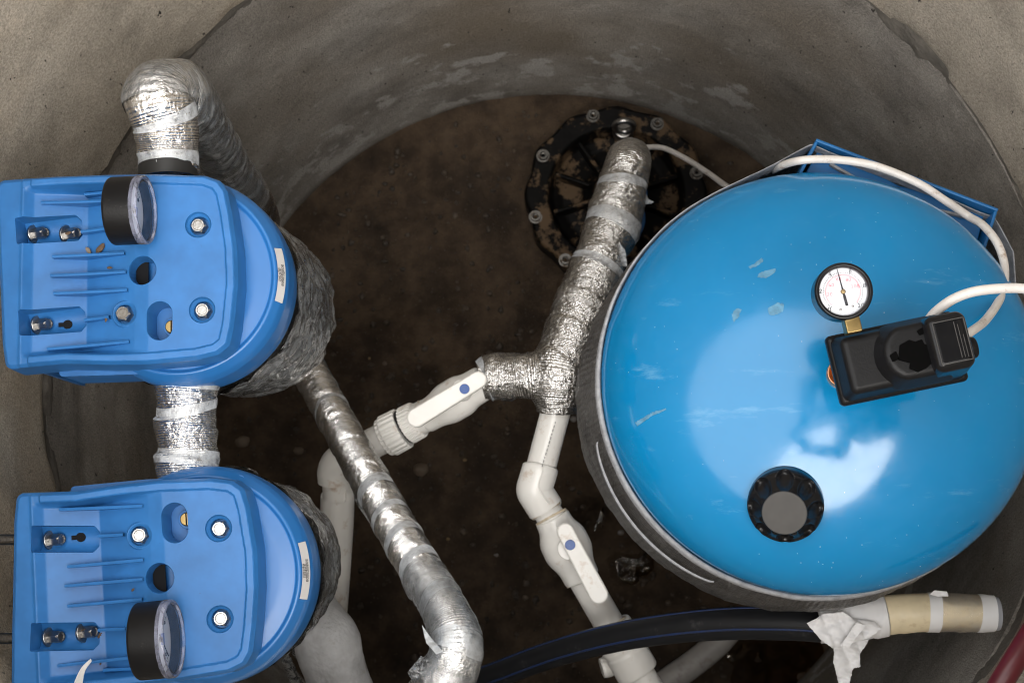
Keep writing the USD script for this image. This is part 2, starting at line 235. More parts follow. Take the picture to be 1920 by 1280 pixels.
class Path:
    """a smooth path through points with a radius at each"""
    def __init__(s, pts, rad, ds=0.0015, sharp=False, wide=None):
        pts, rad = np.asarray(pts, float), np.broadcast_to(np.asarray(rad, float), (len(pts),))
        if sharp: t = np.linspace(0, len(pts) - 1, 2); P4, R4 = [], []
        q = np.vstack([2 * pts[0] - pts[1], pts, 2 * pts[-1] - pts[-2]]); dense, rr = [], []
        for k in range(len(pts) - 1):
            a, b, c, d = q[k:k + 4]; n = max(3, int(np.linalg.norm(c - b) / 0.0008)); t = np.linspace(0, 1, n, endpoint=False)[:, None]
            if sharp: dense.append(b + (c - b) * t)
            else: dense.append(0.5 * (2 * b + (c - a) * t + (2 * a - 5 * b + 4 * c - d) * t ** 2 + (3 * b - a - 3 * c + d) * t ** 3))
            rr.append(rad[k] + (rad[k + 1] - rad[k]) * (t[:, 0] if sharp else t[:, 0] ** 2 * (3 - 2 * t[:, 0])))
        dense = np.vstack(dense + [pts[-1:]]); rr = np.concatenate(rr + [rad[-1:]])
        cum = np.r_[0, np.cumsum(np.linalg.norm(np.diff(dense, axis=0), axis=1))]; s.L = cum[-1]; s._c, s._d, s._r = cum, dense, rr
        s.ds = ds; s.at = np.linspace(0, s.L, max(4, int(s.L / ds))); s.p = np.stack([np.interp(s.at, cum, dense[:, k]) for k in range(3)], 1); s.r = np.interp(s.at, cum, rr)
        T = np.gradient(s.p, axis=0); s.T = T / np.linalg.norm(T, axis=1, keepdims=True)
        N = np.zeros_like(s.T); n = frame(s.T[0])[:, 0]
        for k in range(len(N)):
            n = unit(n - s.T[k] * (n @ s.T[k])); N[k] = n
        s.N, s.B = N, np.cross(s.T, N)
    def tube(s, sides=48, fn=None, cap=True, a=None, b=None, skew=0.0, ph=0.0):
        """fn(s, theta) -> factor on the radius. skew: the band leans, its ends shifted along the path with the angle. -> (vertices, faces), uv"""
        at = s.at if a is None else np.linspace(a, b, max(3, int((b - a) / s.ds)))
        th = np.linspace(0, 2 * PI, sides + 1); S, T = np.meshgrid(at, th, indexing='ij')
        Q = np.clip(S + skew * np.cos(T - ph), 0, s.L)
        g = lambda a_: np.stack([np.interp(Q, s.at, a_[:, k]) for k in range(3)], -1)
        R = np.interp(Q, s.at, s.r)
        if fn is not None: R = R * fn(Q, T)
        v = g(s.p) + R[..., None] * (np.cos(T)[..., None] * g(s.N) + np.sin(T)[..., None] * g(s.B))
        uv = np.stack([Q, T / (2 * PI) * 0.2], -1).reshape(-1, 2); f = grid_faces(len(at), sides + 1, False); V = v.reshape(-1, 3)
        if cap:
            n = len(V); V = np.vstack([V, v[0].mean(0), v[-1].mean(0)]); uv = np.vstack([uv, uv[0], uv[-1]]); m = sides + 1; k = np.arange(sides); e = (len(at) - 1) * m
            f = np.vstack([f, np.stack([k + 1, k, 0 * k + n, 0 * k + n], 1), np.stack([e + k, e + k + 1, 0 * k + n + 1, 0 * k + n + 1], 1)])
            ft = np.vstack([f[:, [0, 1, 2]], f[:, [0, 2, 3]]]); ft = ft[(ft[:, 0] != ft[:, 1]) & (ft[:, 1] != ft[:, 2]) & (ft[:, 0] != ft[:, 2])]
            return (V, ft), uv
        return (V, f), uv
def nz(S, T, fs, ft, seed=0):
    """noise along (S, in metres at frequency fs) and round (T) a tube, closed round the seam"""
    return meshkit.fbm(np.stack([S * fs, np.cos(T) * ft + 7.3, np.sin(T) * ft + 3.1], -1), 3, seed) - 0.5
def wrinkles(seed, amp=0.10, wrap=0.05, pitch=0.035, fine=0.05):
    fine = fine * 1.8
    def fn(S, T):
        w = (S / pitch + T / (2 * PI) + 0.25 * nz(S, T, 20, 0.8, seed + 5)) % 1.0
        step = np.where(w < 0.08, w / 0.08, 1 - (w - 0.08) / 0.92)
        return 1 + amp * nz(S, T, 26, 1.0, seed) + fine * nz(S, T, 160, 2.2, seed + 9) + wrap * (step - 0.5)
    return fn
def px_path(rows, **kw):
    """rows of (x, y, height, half width): measured on the photograph, the height chosen"""
    return Path([P(a, b, z) for a, b, z, h in rows], [h * mpp(z) for a, b, z, h in rows], **kw)
def box(c, e, n=(0, 0, 1), x=(1, 0, 0), bev=0.0):
    m = trimesh.creation.box(e); 
    if bev:
        hs = np.array(e) / 2 - bev; sp = [m3.Manifold.sphere(bev, 12).translate([float(sx * hs[0]), float(sy * hs[1]), float(sz * hs[2])]) for sx in (-1, 1) for sy in (-1, 1) for sz in (-1, 1)]
        m = trimesh.Trimesh(*arr(m3.Manifold.batch_hull(sp)), process=False)
    m.vertices = m.vertices @ frame(n, x).T + np.asarray(c); return m
def hull(spheres, n=20): return trimesh.Trimesh(*arr(m3.Manifold.batch_hull([m3.Manifold.sphere(float(r), n).translate([float(a) for a in c]) for c, r in spheres])), process=False)
def extrude(poly, h, at, n=(0, 0, 1), x=(1, 0, 0)):
    m = trimesh.creation.extrude_polygon(poly, h, engine='earcut'); m.vertices = m.vertices @ frame(n, x).T + np.asarray(at); return m
def lettering(text, h, at, n, x, mid=True, depth=0.0003, bold=False):
    m = meshkit.text_mesh(text, h, depth, bold)
    if mid: m.vertices[:, :2] -= (m.bounds[0, :2] + m.bounds[1, :2]) / 2
    m.vertices = m.vertices @ frame(n, x).T + np.asarray(at); return m
def hexbolt(at, n, r, h, washer=0.0, x=(1, 0, 0)):
    """hexagon head with a chamfered top and a stamped dish"""
    pr = [(0, h * 0.93), (r * 0.62, h * 0.93), (r * 0.70, h), (r * 0.86, h), (r, h * 0.86), (r, 0)]
    th = np.arange(6) * PI / 3; V = []
    for R_, z in pr:
        for t in np.linspace(0, 2 * PI, 24, endpoint=False):
            a = (t % (PI / 3)) - PI / 6; k = (math.cos(PI / 6) / math.cos(a)) if R_ >= r * 0.99 else 0.9
            V.append((R_ * k * math.cos(t), R_ * k * math.sin(t), z))
    v = np.array(V) @ frame(n, x).T + np.asarray(at); m = tri((v, grid_faces(len(pr), 24, True)))
    return m

# ================================================================== THE SHAFT
RW = 0.5
def ring(R, z0, z1, seed, amp, lean=(0, 0)):
    zs = np.linspace(z0, z1, 220); th = np.linspace(0, 2 * PI, 720, endpoint=False); Z, T = np.meshgrid(zs, th, indexing='ij')
    q = np.stack([np.cos(T) * RW, np.sin(T) * RW, Z], -1)
    d = amp * (meshkit.fbm(q * 7, 3, seed) - 0.5) + amp * 0.35 * (meshkit.fbm(q * 38, 4, seed + 3) - 0.5)
    edge = np.minimum(Z - z0, z1 - Z); chip = np.clip(1 - edge / 0.03, 0, 1) ** 2 * np.clip(meshkit.fbm(q * 16, 3, seed + 8) - 0.48, 0, 1) * 0.03
    Rr = R - d + chip
    inner = np.stack([Rr * np.cos(T) + lean[0], Rr * np.sin(T) + lean[1], Z], -1).reshape(-1, 3)
    o = np.stack([(RW + 0.09) * np.cos(th), (RW + 0.09) * np.sin(th)], -1)
    v = np.vstack([np.c_[o, np.full(720, z0)], inner, np.c_[o, np.full(720, z1)], np.c_[o, np.full(720, z0)]]); f = grid_faces(223, 720, True)
    return v, f[:, ::-1]
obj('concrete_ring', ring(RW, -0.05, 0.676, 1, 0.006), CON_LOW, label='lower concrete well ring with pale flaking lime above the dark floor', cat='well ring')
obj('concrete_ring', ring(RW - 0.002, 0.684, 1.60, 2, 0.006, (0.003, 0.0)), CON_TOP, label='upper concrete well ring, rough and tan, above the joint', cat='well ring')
jz = np.linspace(0.648, 0.704, 24); jt = np.linspace(0, 2 * PI, 900, endpoint=False); JZ, JT = np.meshgrid(jz, jt, indexing='ij')
jq = np.stack([np.cos(JT), np.sin(JT), JZ], -1)
jr = RW + 0.004 - 0.0055 * np.sin(np.clip((JZ - 0.648) / 0.056, 0, 1) * PI) * np.clip(0.25 + 2.2 * (meshkit.fbm(jq * 9, 4, 11) - 0.35) + .6 * np.clip(-np.cos(JT) * 3 - 2, 0, 1), 0, 1.3) - 0.004 * (meshkit.fbm(jq * 60, 3, 5) - 0.5)
obj('joint_mortar', (np.stack([jr * np.cos(JT), jr * np.sin(JT), JZ], -1).reshape(-1, 3), grid_faces(24, 900, True)[:, ::-1]), MORTAR, smooth=True, label='dark crumbling mortar smeared along the joint of the two well rings', cat='mortar')
# floor: one sheet of wet earth, a little lower to the south-east where water stands
g = np.linspace(-0.58, 0.58, 330); GX, GY = np.meshgrid(g, g, indexing='ij'); q3 = np.stack([GX, GY, 0 * GX], -1)
dip = np.clip((GX * 0.75 - GY * 0.65 - 0.05) * 3.0, 0, 1)
pool = sum(np.clip(1 - np.hypot(GX - c_[0], GY - c_[1]) / c_[2], 0, 1) for c_ in [(*P(1188, 1055, 0)[:2], .040), (*P(1108, 968, 0)[:2], .034), (*P(1450, 1235, 0)[:2], .08)])
GZ = 0.012 + 0.012 * (meshkit.fbm(q3 * 9, 4, 21) - 0.5) + 0.006 * (meshkit.fbm(q3 * 42, 4, 22) - 0.5) - 0.013 * dip - 0.05 * pool * np.clip(2.4 * meshkit.fbm(q3 * 34, 3, 29) - .55, 0, 1)
obj('floor', (np.stack([GX, GY, GZ], -1).reshape(-1, 3), grid_faces(330, 330, False)), EARTH, smooth=True, kind='structure', label='dark wet earth on the bottom of the well')
wp = [(0.52 * math.cos(a), 0.52 * math.sin(a)) for a in np.linspace(-2.2, 0.5, 60)] + [(0.12, 0.0), (0.04, -0.2)]
obj('water', extrude(sg.Polygon(wp), 0.0005, (0, 0, -0.004)), WATER, smooth=False, kind='structure', label='shallow brown water standing on the floor around the tank base')
k = 0
for (px, py, r, c) in [(790, 880, 15, 0), (722, 682, 7, 0), (693, 672, 5, 2), (455, 828, 14, 0), (868, 820, 5, 2), (872, 862, 4, 2), (1075, 785, 7, 1), (1164, 998, 6, 1), (560, 845, 9, 0), (925, 745, 5, 0), (985, 1120, 6, 0), (930, 1040, 5, 1), (760, 980, 6, 0), (700, 1085, 7, 0), (840, 1010, 4, 2)]:
    c0 = P(px, py, 0.012); s = r * mpp(0); m = trimesh.creation.icosphere(2, 1.0); m.vertices *= (1 + 0.5 * (meshkit.fbm(m.vertices * 1.6, 2, k) - 0.5))[:, None] * np.array([s, s * 0.8, s * 0.55]); m.vertices += c0; k += 1
    LB = ['flat brown stone half sunk in the floor below the upper valve', 'small brown pebble on the floor right of the upper filter', 'tiny ochre pebble left of the brown one by the upper filter', 'dark stone on the floor right of the foil pipe between the filters', 'tiny ochre pebble on the floor below the upper valve handle',
          'tiny ochre crumb on the floor right of the flat brown stone', 'pale pebble on the floor just below the foil tee', 'pale grey pebble in the water left of the tank', 'brown stone on the floor between the two filters, near the sloping foil pipe', 'small dark pebble on the floor under the upper valve body',
          'small brown pebble left of the lower valve handle end', 'small grey pebble left of the lower valve body', 'brown pebble beside the middle of the sloping foil pipe', 'brown pebble between the lower filter and the sloping foil pipe', 'tiny ochre pebble right of the sloping foil pipe'][k - 1]
    obj('pebble', m, PEBBLE[c], smooth=True, label=LB, cat='pebble')

# loose grit and clods all over the wet earth
gb = trimesh.creation.icosphere(1, 1.0); GV, GF_ = [], []
for i in range(2600):
    a_, r_ = rng.random() * 2 * PI, .48 * math.sqrt(rng.random()); x_, y_ = r_ * math.cos(a_), r_ * math.sin(a_); s_ = .0010 + .0042 * rng.random() ** 3
    ix, iy = int((x_ + .58) / 1.16 * 329), int((y_ + .58) / 1.16 * 329); v_ = gb.vertices * (s_ * (.7 + .6 * rng.random(3)) * [1, 1, .7]) * (.8 + .4 * rng.random((len(gb.vertices), 1)))
    GF_.append(gb.faces + len(gb.vertices) * i); GV.append(v_ + [x_, y_, GZ[ix, iy] + s_ * .2])
obj('grit', (np.vstack(GV), np.vstack(GF_)), simple('grit', (.036, .025, .016), .7, var=.75, scale=45, dirt=(.09, .07, .05), dirt_at=(.66, .72), dscale=70), smooth=True, label='loose grit and clods strewn over the wet floor of the well', cat='grit', kind='stuff')

# ================================================================== THE BOREHOLE HEAD
WC = P(1155, 362, 0.10); u0 = mpp(0.10)
DULL = simple('dirty_steel', (0.15, 0.145, 0.135), 0.4, metal=1.0, var=0.3, scale=120, dirt=(0.05, 0.035, 0.025), dirt_at=(0.5, 0.62), dscale=120)
cap = Thing('borehole_head', 'round black muddy well head with ring of bolts behind the tank', 'well head', (WC[0], WC[1], 0))
def wfn(R, T, Z): return R
prof = [(0.001, 0.100), (40 * u0, 0.100), (44 * u0, 0.085), (64 * u0, 0.070), (100 * u0, 0.066), (122 * u0, 0.072), (130 * u0, 0.098), (168 * u0, 0.100), (173 * u0, 0.094), (173 * u0, 0.05), (158 * u0, 0.045), (158 * u0, -0.02)]
def scal(R, T, Z):
    return R * (1 + 0.02 * np.cos(T * 12) * (R > 165 * u0))
obj('flange', lathe(rounded(prof, 0.004), 144, (WC[0], WC[1], 0), fn=scal), MUDDY, cap)
for i in range(10):
    a = i * PI / 5 + 0.28
    c = WC + np.array([math.cos(a), math.sin(a), 0]) * 88 * u0; c[2] = 0.078
    obj('stiffening_rib', box(c, (72 * u0, 0.006, 0.035), x=(math.cos(a), math.sin(a), 0), bev=0.002), MUDDY, cap)
for (px, py) in [(1112, 215), (1018, 290), (1004, 405), (1233, 230), (1307, 322), (1060, 486), (1300, 425)]:
    c = P(px, py, 0.106); c[2] = 0.099
    b = obj('bolt', lathe([(0.0025, 0.002), (0.0045, 0.003), (0.0045, 0.008), (0.0068, 0.008), (0.0075, 0.006), (0.0075, 0.0), ], 20, c), DULL, cap)
    obj('washer', lathe([(0.003, 0.0015), (0.0095, 0.0015), (0.0095, 0)], 20, c), DULL, b)
ec = P(1170, 236, 0.13)
th = np.linspace(0, 2 * PI, 40); ep = Path(np.c_[ec[0] + 0.013 * np.cos(th), ec[1] + 0.004 * np.sin(th) + 0.0, 0.128 + 0.013 * np.sin(th)], 0.0045)
obj('lifting_eye', join(ep.tube(16)[0], lathe(rounded([(0.001, 0.014), (0.012, 0.014), (0.015, 0.008), (0.015, 0)]), 24, (ec[0], ec[1], 0.098))), STEEL, cap)
rc = P(1178, 300, 0.41)
obj('blue_nipple', lathe(rounded([(0.020, 0.24), (0.034, 0.24), (0.034, 0.10), (0.040, 0.10), (0.040, 0.06)]), 48, (rc[0], rc[1], 0)), BLUE, cap)

# ================================================================== FOIL WRAPPED PIPES
def band(T_, path, a, w, seed, skew=0.006, ph=1.0, grow=1.012, base=None, m=None, name='tape'):
    rr = rng.random() * 6
    f2 = lambda S, T: (base(S, T) if base else 1.0) * grow + 0.02 * nz(S, T, 120, 2, seed)
    (V, F), uv = path.tube(48, f2, cap=False, a=max(0, a - w / 2), b=min(path.L, a + w / 2), skew=skew, ph=ph)
    obj(name, (V, F), m or TAPE, T_, uv=uv)
# inlet: leaves the upper filter, turns down and runs to the floor
t = Thing('foil_pipe', 'silver foil wrapped elbow and downpipe above the upper filter', 'insulated pipe', (*P(305, 185, 0.93)[:2], 0))
E0 = P(305, 178, 0.935); s93 = mpp(0.93)
pa = Path([P(316, 330, 0.93), P(314, 290, 0.93), P(311, 240, 0.935), E0 + [-0.001, -0.006, 0.004], E0 + [0.004, 0.008, -0.022], E0 + [0.006, 0.010, -0.065], E0 + [0.004, 0.006, -0.13], [E0[0], E0[1], .68], P(478, 385, .57), P(488, 450, .48), P(465, 540, .42), P(430, 620, .40)],
          np.array([56, 58, 62, 68, 66, 60, 54, 52, 51, 50, 50, 50]) * s93)
fa = wrinkles(3, 0.14, 0.05, 0.04, 0.07)
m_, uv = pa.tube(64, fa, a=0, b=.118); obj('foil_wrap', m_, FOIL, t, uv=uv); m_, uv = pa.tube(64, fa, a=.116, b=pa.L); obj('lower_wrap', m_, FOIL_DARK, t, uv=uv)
for a, w, sk, ph in [(0.012, 0.014, 0.001, 0), (0.047, 0.010, 0.006, 1), (0.118, 0.012, 0.018, 2), (0.20, 0.018, 0.012, 0.6), (0.245, 0.010, 0.014, 0.6), (0.29, 0.016, 0.012, 1.2), (0.345, 0.012, 0.015, 0.4)]:
    band(t, pa, a, w, int(a * 1000), sk, ph, base=fa)
obj('film_wrap', (lambda r: r[0])(pa.tube(48, lambda S, T: fa(S, T) * 1.05 + 0.10 * nz(S, T, 45, 1.4, 77), cap=False, a=0.06, b=0.40)), FILM, t, smooth=True)
obj('black_collar', lathe(rounded([(0.020, 0.012), (0.0245, 0.012), (0.0245, 0)]), 40, P(316, 336, 0.93), axis=P(314, 280, 0.93) - P(316, 336, 0.93)), RUBBER, t)
# link between the filters
t = Thing('foil_pipe', 'short vertical silver foil pipe joining the two blue filters', 'insulated pipe', P(351, 790, 0.92))
pb = px_path([(354, 680, .92, 57), (352, 715, .92, 60), (349, 760, .92, 55), (349, 800, .92, 58), (350, 835, .92, 54), (351, 860, .92, 60), (351, 905, .92, 57)])
fb = wrinkles(14, 0.13, 0.10, 0.028, 0.06); m_, uv = pb.tube(64, fb); obj('foil_wrap', m_, FOIL, t, uv=uv)
for a, w, sk, ph in [(0.014, 0.012, 0.003, 1), (0.036, 0.009, 0.008, 2), (0.078, 0.012, 0.003, 0)]: band(t, pb, a, w, int(a * 999), sk, ph, base=fb)
def near(path, x, y):
    d = path.p - CAM; c = d @ RC; sx, sy = 960 + FPX * c[:, 0] / -c[:, 2], 640 - FPX * c[:, 1] / -c[:, 2]
    return path.at[np.argmin((sx - x) ** 2 + (sy - y) ** 2)]
# outlet: from the lower filter round an elbow and down under the upper one
t = Thing('foil_pipe', 'long sloping silver foil pipe with white tape bands and bottom elbow', 'insulated pipe', P(740, 980, 0.6))
pd = px_path([(390, 1262, .88, 46), (392, 1330, .87, 48), (430, 1420, .86, 50), (600, 1430, .86, 50), (740, 1372, .86, 50), (808, 1310, .86, 51), (845, 1256, .86, 52), (855, 1205, .86, 48), (837, 1148, .84, 43), (790, 1070, .79, 41), (741, 985, .72, 39), (685, 885, .64, 37), (629, 785, .54, 35), (577, 690, .43, 34), (535, 615, .35, 35), (495, 560, .30, 34)])
fd = wrinkles(31, 0.07, 0.06, 0.055, 0.04); sx_ = near(pd, 850, 1178); fd2 = lambda S, T: fd(S, T) * (1 + .16 * nz(S, T, 45, 1.6, 88) * np.clip((sx_ - S) / .02, 0, 1)); m_, uv = pd.tube(80, fd2, a=0, b=sx_ + .001); obj('elbow_wrap', m_, FOIL, t, uv=uv); m_, uv = pd.tube(64, fd, a=sx_ - .003, b=pd.L); obj('foil_wrap', m_, FOIL_RIB, t, uv=uv)
L0 = pd.L
for (x, y, w, sk, ph) in [(868, 1205, .012, .004, 0), (825, 1135, .013, .006, 2.4), (795, 1065, .013, .005, 2.6), (770, 1015, .014, .005, 2.6), (748, 970, .010, .004, 2.2), (722, 920, .016, .005, 2.6), (640, 770, .008, .012, 1.8)]:
    band(t, pd, near(pd, x, y), w, int(x), sk, ph, base=fd)
a0 = near(pd, 700, 880)
m_, _ = pd.tube(48, lambda S, T: fd(S, T) * 1.04 + 0.12 * nz(S, T, 30, 1.0, 5), cap=False, a=near(pd, 820, 1290), b=near(pd, 800, 1075)); obj('film_wrap', m_, FILM, t, smooth=True)
FLAPS_D = t
# riser and tee
t = Thing('foil_pipe', 'silver foil pipe rising from the black well head to a tee beside the tank', 'insulated pipe', (rc[0], rc[1], 0.1))
pc = Path([[rc[0], rc[1] - 0.002, 0.10], [rc[0], rc[1], 0.25], [rc[0], rc[1], 0.345], P(1179, 300, .41), P(1168, 345, .43), P(1156, 392, .44), P(1146, 432, .455), P(1128, 470, .47), P(1118, 505, .48), P(1095, 570, .50), P(1068, 645, .525), P(1050, 700, .54), P(1046, 735, .54), P(1044, 772, .535)],
          np.array([44, 44, 44, 44, 47, 53, 53, 46, 53, 55, 54, 56, 52, 36]) * mpp(0.45))
fc = wrinkles(52, 0.13, 0.05, 0.045, 0.05); m_, uv = pc.tube(64, fc); obj('foil_wrap', m_, FOIL, t, uv=uv)
pt = px_path([(1046, 712, .54, 52), (1010, 704, .54, 50), (985, 705, .54, 43), (950, 705, .535, 46), (920, 707, .53, 44), (900, 712, .53, 38)])
ft_ = wrinkles(61, 0.18, 0.08, 0.03, 0.07); m_, uv = pt.tube(64, ft_); obj('branch_wrap', m_, FOIL, t, uv=uv)
for (x, y, w, sk, ph) in [(1146, 425, .020, .008, 1.0), (1165, 350, .010, .006, 2), (1118, 505, .012, .008, .5)]: band(t, pc, near(pc, x, y), w, int(x), sk, ph, base=fc)
band(t, pt, near(pt, 912, 700), .008, 5, .004, 0, base=ft_)
def flap(T_, pts, z, m, seed, name='tape_flap', curl=0.01, th=0.0006, parent_label=None):
    """a torn scrap: the outline measured at height z, buckled by noise"""
    pg = sg.Polygon([P(x, y, z)[:2] for x, y in pts]).buffer(0); bb = pg.bounds; st = max(bb[2] - bb[0], bb[3] - bb[1]) / 44
    gx, gy = np.meshgrid(np.arange(bb[0], bb[2], st), np.arange(bb[1], bb[3], st)); pp = np.c_[gx.ravel(), gy.ravel()]
    ins = shapely.contains_xy(pg.buffer(-st * 0.4), pp[:, 0], pp[:, 1]); L = pg.exterior.length; bd = np.array([pg.exterior.interpolate(d).coords[0] for d in np.arange(0, L, st * 0.7)])
    bd = bd + (rng.random(bd.shape) - 0.5) * st * 0.5
    pp = np.vstack([pp[ins], bd]); tr = Delaunay(pp).simplices; cc = pp[tr].mean(1); tr = tr[shapely.contains_xy(pg, cc[:, 0], cc[:, 1])]
    w = z + curl * (meshkit.fbm(np.c_[pp * 60, 0 * pp[:, 0]], 3, seed) - 0.5) * 2 + curl * .8 * (meshkit.fbm(np.c_[pp @ np.array([[90., 30.], [20., 300.]]), 0 * pp[:, 0]], 2, seed + 2) - .5) + curl * 0.4 * np.abs(np.sin(pp[:, 0] * 210 + pp[:, 1] * 90 + seed))
    v = np.c_[pp, w]; n = len(v); a = pp[tr]; cw = np.cross(a[:, 1] - a[:, 0], a[:, 2] - a[:, 0]) < 0; tr[cw] = tr[cw][:, ::-1]
    ed = np.sort(np.vstack([tr[:, [0, 1]], tr[:, [1, 2]], tr[:, [2, 0]]]), axis=1); de = np.vstack([tr[:, [0, 1]], tr[:, [1, 2]], tr[:, [2, 0]]])
    un, ix, ct = np.unique(ed, axis=0, return_index=True, return_counts=True); b = de[ix[ct == 1]]
    f = np.vstack([tr, tr[:, ::-1] + n, np.c_[b[:, 1], b[:, 0], b[:, 0] + n], np.c_[b[:, 1], b[:, 0] + n, b[:, 1] + n]])
    return obj(name, (np.vstack([v, v - [0, 0, th]]), f), m, T_, smooth=80)
flap(t, [(1160, 455), (1172, 470), (1176, 500), (1168, 500), (1158, 478)], 0.49, TAPE, 3)
flap(FLAPS_D, [(762, 1262), (790, 1228), (812, 1238), (800, 1262), (778, 1284)], .87, FILM, 21, 'film_flap', curl=.014)
flap(FLAPS_D, [(792, 1170), (806, 1190), (830, 1222), (818, 1226), (800, 1204)], .885, TAPE, 22, curl=.006)
flap(FLAPS_D, [(655, 905), (668, 920), (700, 975), (704, 1000), (688, 972), (664, 935)], .66, FILM, 23, 'film_flap', curl=.01)
flap(t, [(1207, 350), (1215, 372), (1226, 380), (1205, 384)], 0.43, TAPE, 4)

# ================================================================== WHITE PLASTIC PIPES AND VALVES
def turned(rows, z0, z1, a, b, seg=56, fn=None, r=0.0015):
    """a turned body along the line from a to b (measured points); rows of (share of the length, half width)"""
    A, B = P(*a, z0), P(*b, z1); L = np.linalg.norm(B - A); s = mpp((z0 + z1) / 2)
    return lathe(rounded([(h * s, k * L) for k, h in rows], r), seg, A, axis=B - A, fn=fn)
def handle(T_, a, b, ha, hb, z, dot, dz=0.004):
    A, B = P(*a, z), P(*b, z); s = mpp(z); d = B - A; d = d / np.linalg.norm(d)
    pg = sg.Point(A[:2]).buffer(ha * s, 24).union(sg.Point(B[:2]).buffer(hb * s, 24)).convex_hull
    lay = []
    for zz, off in ((-0.004, 0), (0.0022, 0), (0.0034, -0.0006), (0.004, -0.0018)):
        c = np.array(pg.buffer(off).exterior.segmentize(0.002).coords)[:-1]
        c = np.array([pg.buffer(off).exterior.interpolate(t, normalized=True).coords[0] for t in np.linspace(0, 1, 120, endpoint=False)]); lay.append(np.c_[c, np.full(120, z + zz)])
    v = np.vstack(lay); f = grid_faces(4, 120, True); m = tri((v, f)); cp = trimesh.creation.triangulate_polygon(sg.Polygon(lay[-1][:, :2]), engine='earcut')
    cv = np.c_[cp[0], np.full(len(cp[0]), z + 0.004)]; top = trimesh.Trimesh(cv, cp[1], process=False)
    if top.face_normals[0, 2] < 0: top.invert()
    if m.face_normals[:120, 2].mean() < -0.1: m.invert()
    h = obj('handle', join(m, top), PVC, T_, smooth=25)
    D = P(*dot, z + 0.004); obj('blue_dot', lathe(rounded([(0.0001, 0.0018), (9 * s, 0.0018), (9.6 * s, 0.0012), (9.6 * s, -0.001)], 0.0006), 32, D), DOT, h)
    return h
def knurl(n, d): return lambda R, T, Z: R * (1 - d * (0.5 + 0.5 * np.sign(np.cos(T * n))) * (R > R.max() * 0.9))
# upper branch
v1 = Thing('ball_valve', 'white plastic ball valve left of the foil tee, its handle pointing down-left', 'valve', P(855, 745, .5))
obj('body', turned([(0, 20), (0, 33), (.24, 34), (.36, 40), (.62, 40), (.80, 32), (1.0, 31), (1.0, 20)], .525, .50, (908, 716), (795, 783), r=0.006), PVC, v1)
obj('stem_disc', lathe(rounded([(0.0001, 0.022), (20 * mpp(.53), 0.022), (20 * mpp(.53), 0)]), 40, P(868, 735, .525) + [0, 0, 0.004]), PVC, v1)
obj('union_end', turned([(0, 26), (0, 30), (.45, 31), (.5, 36), (1.0, 37), (1.0, 26)], .50, .49, (803, 776), (763, 797), fn=knurl(28, 0.05), seg=224, r=0.001), PVC, v1)
hh = handle(v1, (897, 712), (781, 783), 16, 18, .562, (871, 729))
obj('relief_mark', lettering('PP', 0.005, P(786, 780, .5662), (0, 0, 1), P(897, 712, .562) - P(781, 783, .562)), PVC, hh, smooth=False)
obj('dark_seal', turned([(0, 10), (0, 34), (1, 34), (1, 10)], .49, .489, (763, 797), (755, 802)), RUBBER, v1)
un = Thing('union_nut', 'white ribbed union nut between the upper valve and its pipe', 'union nut', P(737, 810, .485))
obj('nut', turned([(0, 26), (0, 40), (.78, 41), (.80, 37), (.98, 37), (1, 26)], .488, .482, (756, 802), (719, 821), fn=knurl(22, 0.055), seg=220, r=0.0012), PVC, un)
lp = Thing('plastic_pipe', 'white plastic pipe passing under the sloping foil pipe to an elbow', 'pipe', P(670, 850, .46))
obj('pipe', px_path([(724, 818, .483, 29), (712, 824, .481, 29), (690, 836, .475, 29), (650, 858, .465, 29)]).tube(48)[0], PVC, lp)
obj('elbow', px_path([(672, 846, .47, 32), (650, 857, .465, 32), (634, 868, .46, 32), (626, 884, .455, 31), (626, 903, .45, 30)]).tube(48)[0], PVC, lp)
obj('spigot', px_path([(629, 890, .455, 26), (632, 935, .44, 26)]).tube(48)[0], PVC, lp)
obj('coupling', px_path([(632, 926, .445, 29), (633, 930, .443, 31.5), (631, 985, .425, 31.5), (627, 1060, .40, 30.5), (619, 1180, .37, 29)]).tube(48)[0], PVC, lp)
# lower branch
lp = Thing('plastic_pipe', 'white plastic pipe running down from the foil tee into an elbow', 'pipe', P(1028, 830, .53))
obj('pipe', px_path([(1048, 750, .535, 28), (1038, 786, .53, 28), (1012, 885, .52, 28)]).tube(48)[0], PVC, lp)
A = P(1034, 800, .53)
for i in range(12):
    k_ = i / 11; c = P(1041 - 24 * k_, 792 + 80 * k_, .5455 - 0.0 * k_) ; obj('printed_dash', box(c - [0, 0, 0.001], (0.003 if i % 3 else 0.0018, 0.0008, 0.004), x=P(1014, 874, .53) - A), PVC_MARK, lp)
el_ = Thing('plastic_elbow', 'white plastic bend above the lower ball valve', 'pipe bend', P(1005, 915, .515))
obj('elbow_body', px_path([(1014, 874, .52, 31), (1013, 878, .52, 34), (1006, 902, .518, 34), (1002, 918, .517, 34), (1008, 930, .515, 34), (1022, 952, .51, 34), (1025, 957, .51, 31)], ds=0.0008).tube(56)[0], PVC, el_, smooth=40)
obj('seam', px_path([(1018, 882, .5405, 1.2), (1010, 908, .539, 1.2), (1016, 925, .5375, 1.2), (1030, 944, .533, 1.2)]).tube(10)[0], PVC, el_)
obj('spigot', px_path([(1018, 944, .512, 27), (1042, 985, .50, 27)]).tube(48)[0], PVC, el_)
v2 = Thing('ball_valve', 'stained white ball valve beside the tank, its handle pointing down-right', 'valve', P(1075, 1030, .5))
obj('body', turned([(0, 22), (0, 33), (.16, 34), (.32, 45), (.58, 46), (.80, 35), (1.0, 34), (1.0, 22)], .505, .49, (1034, 968), (1092, 1085), r=0.006), PVC, v2)
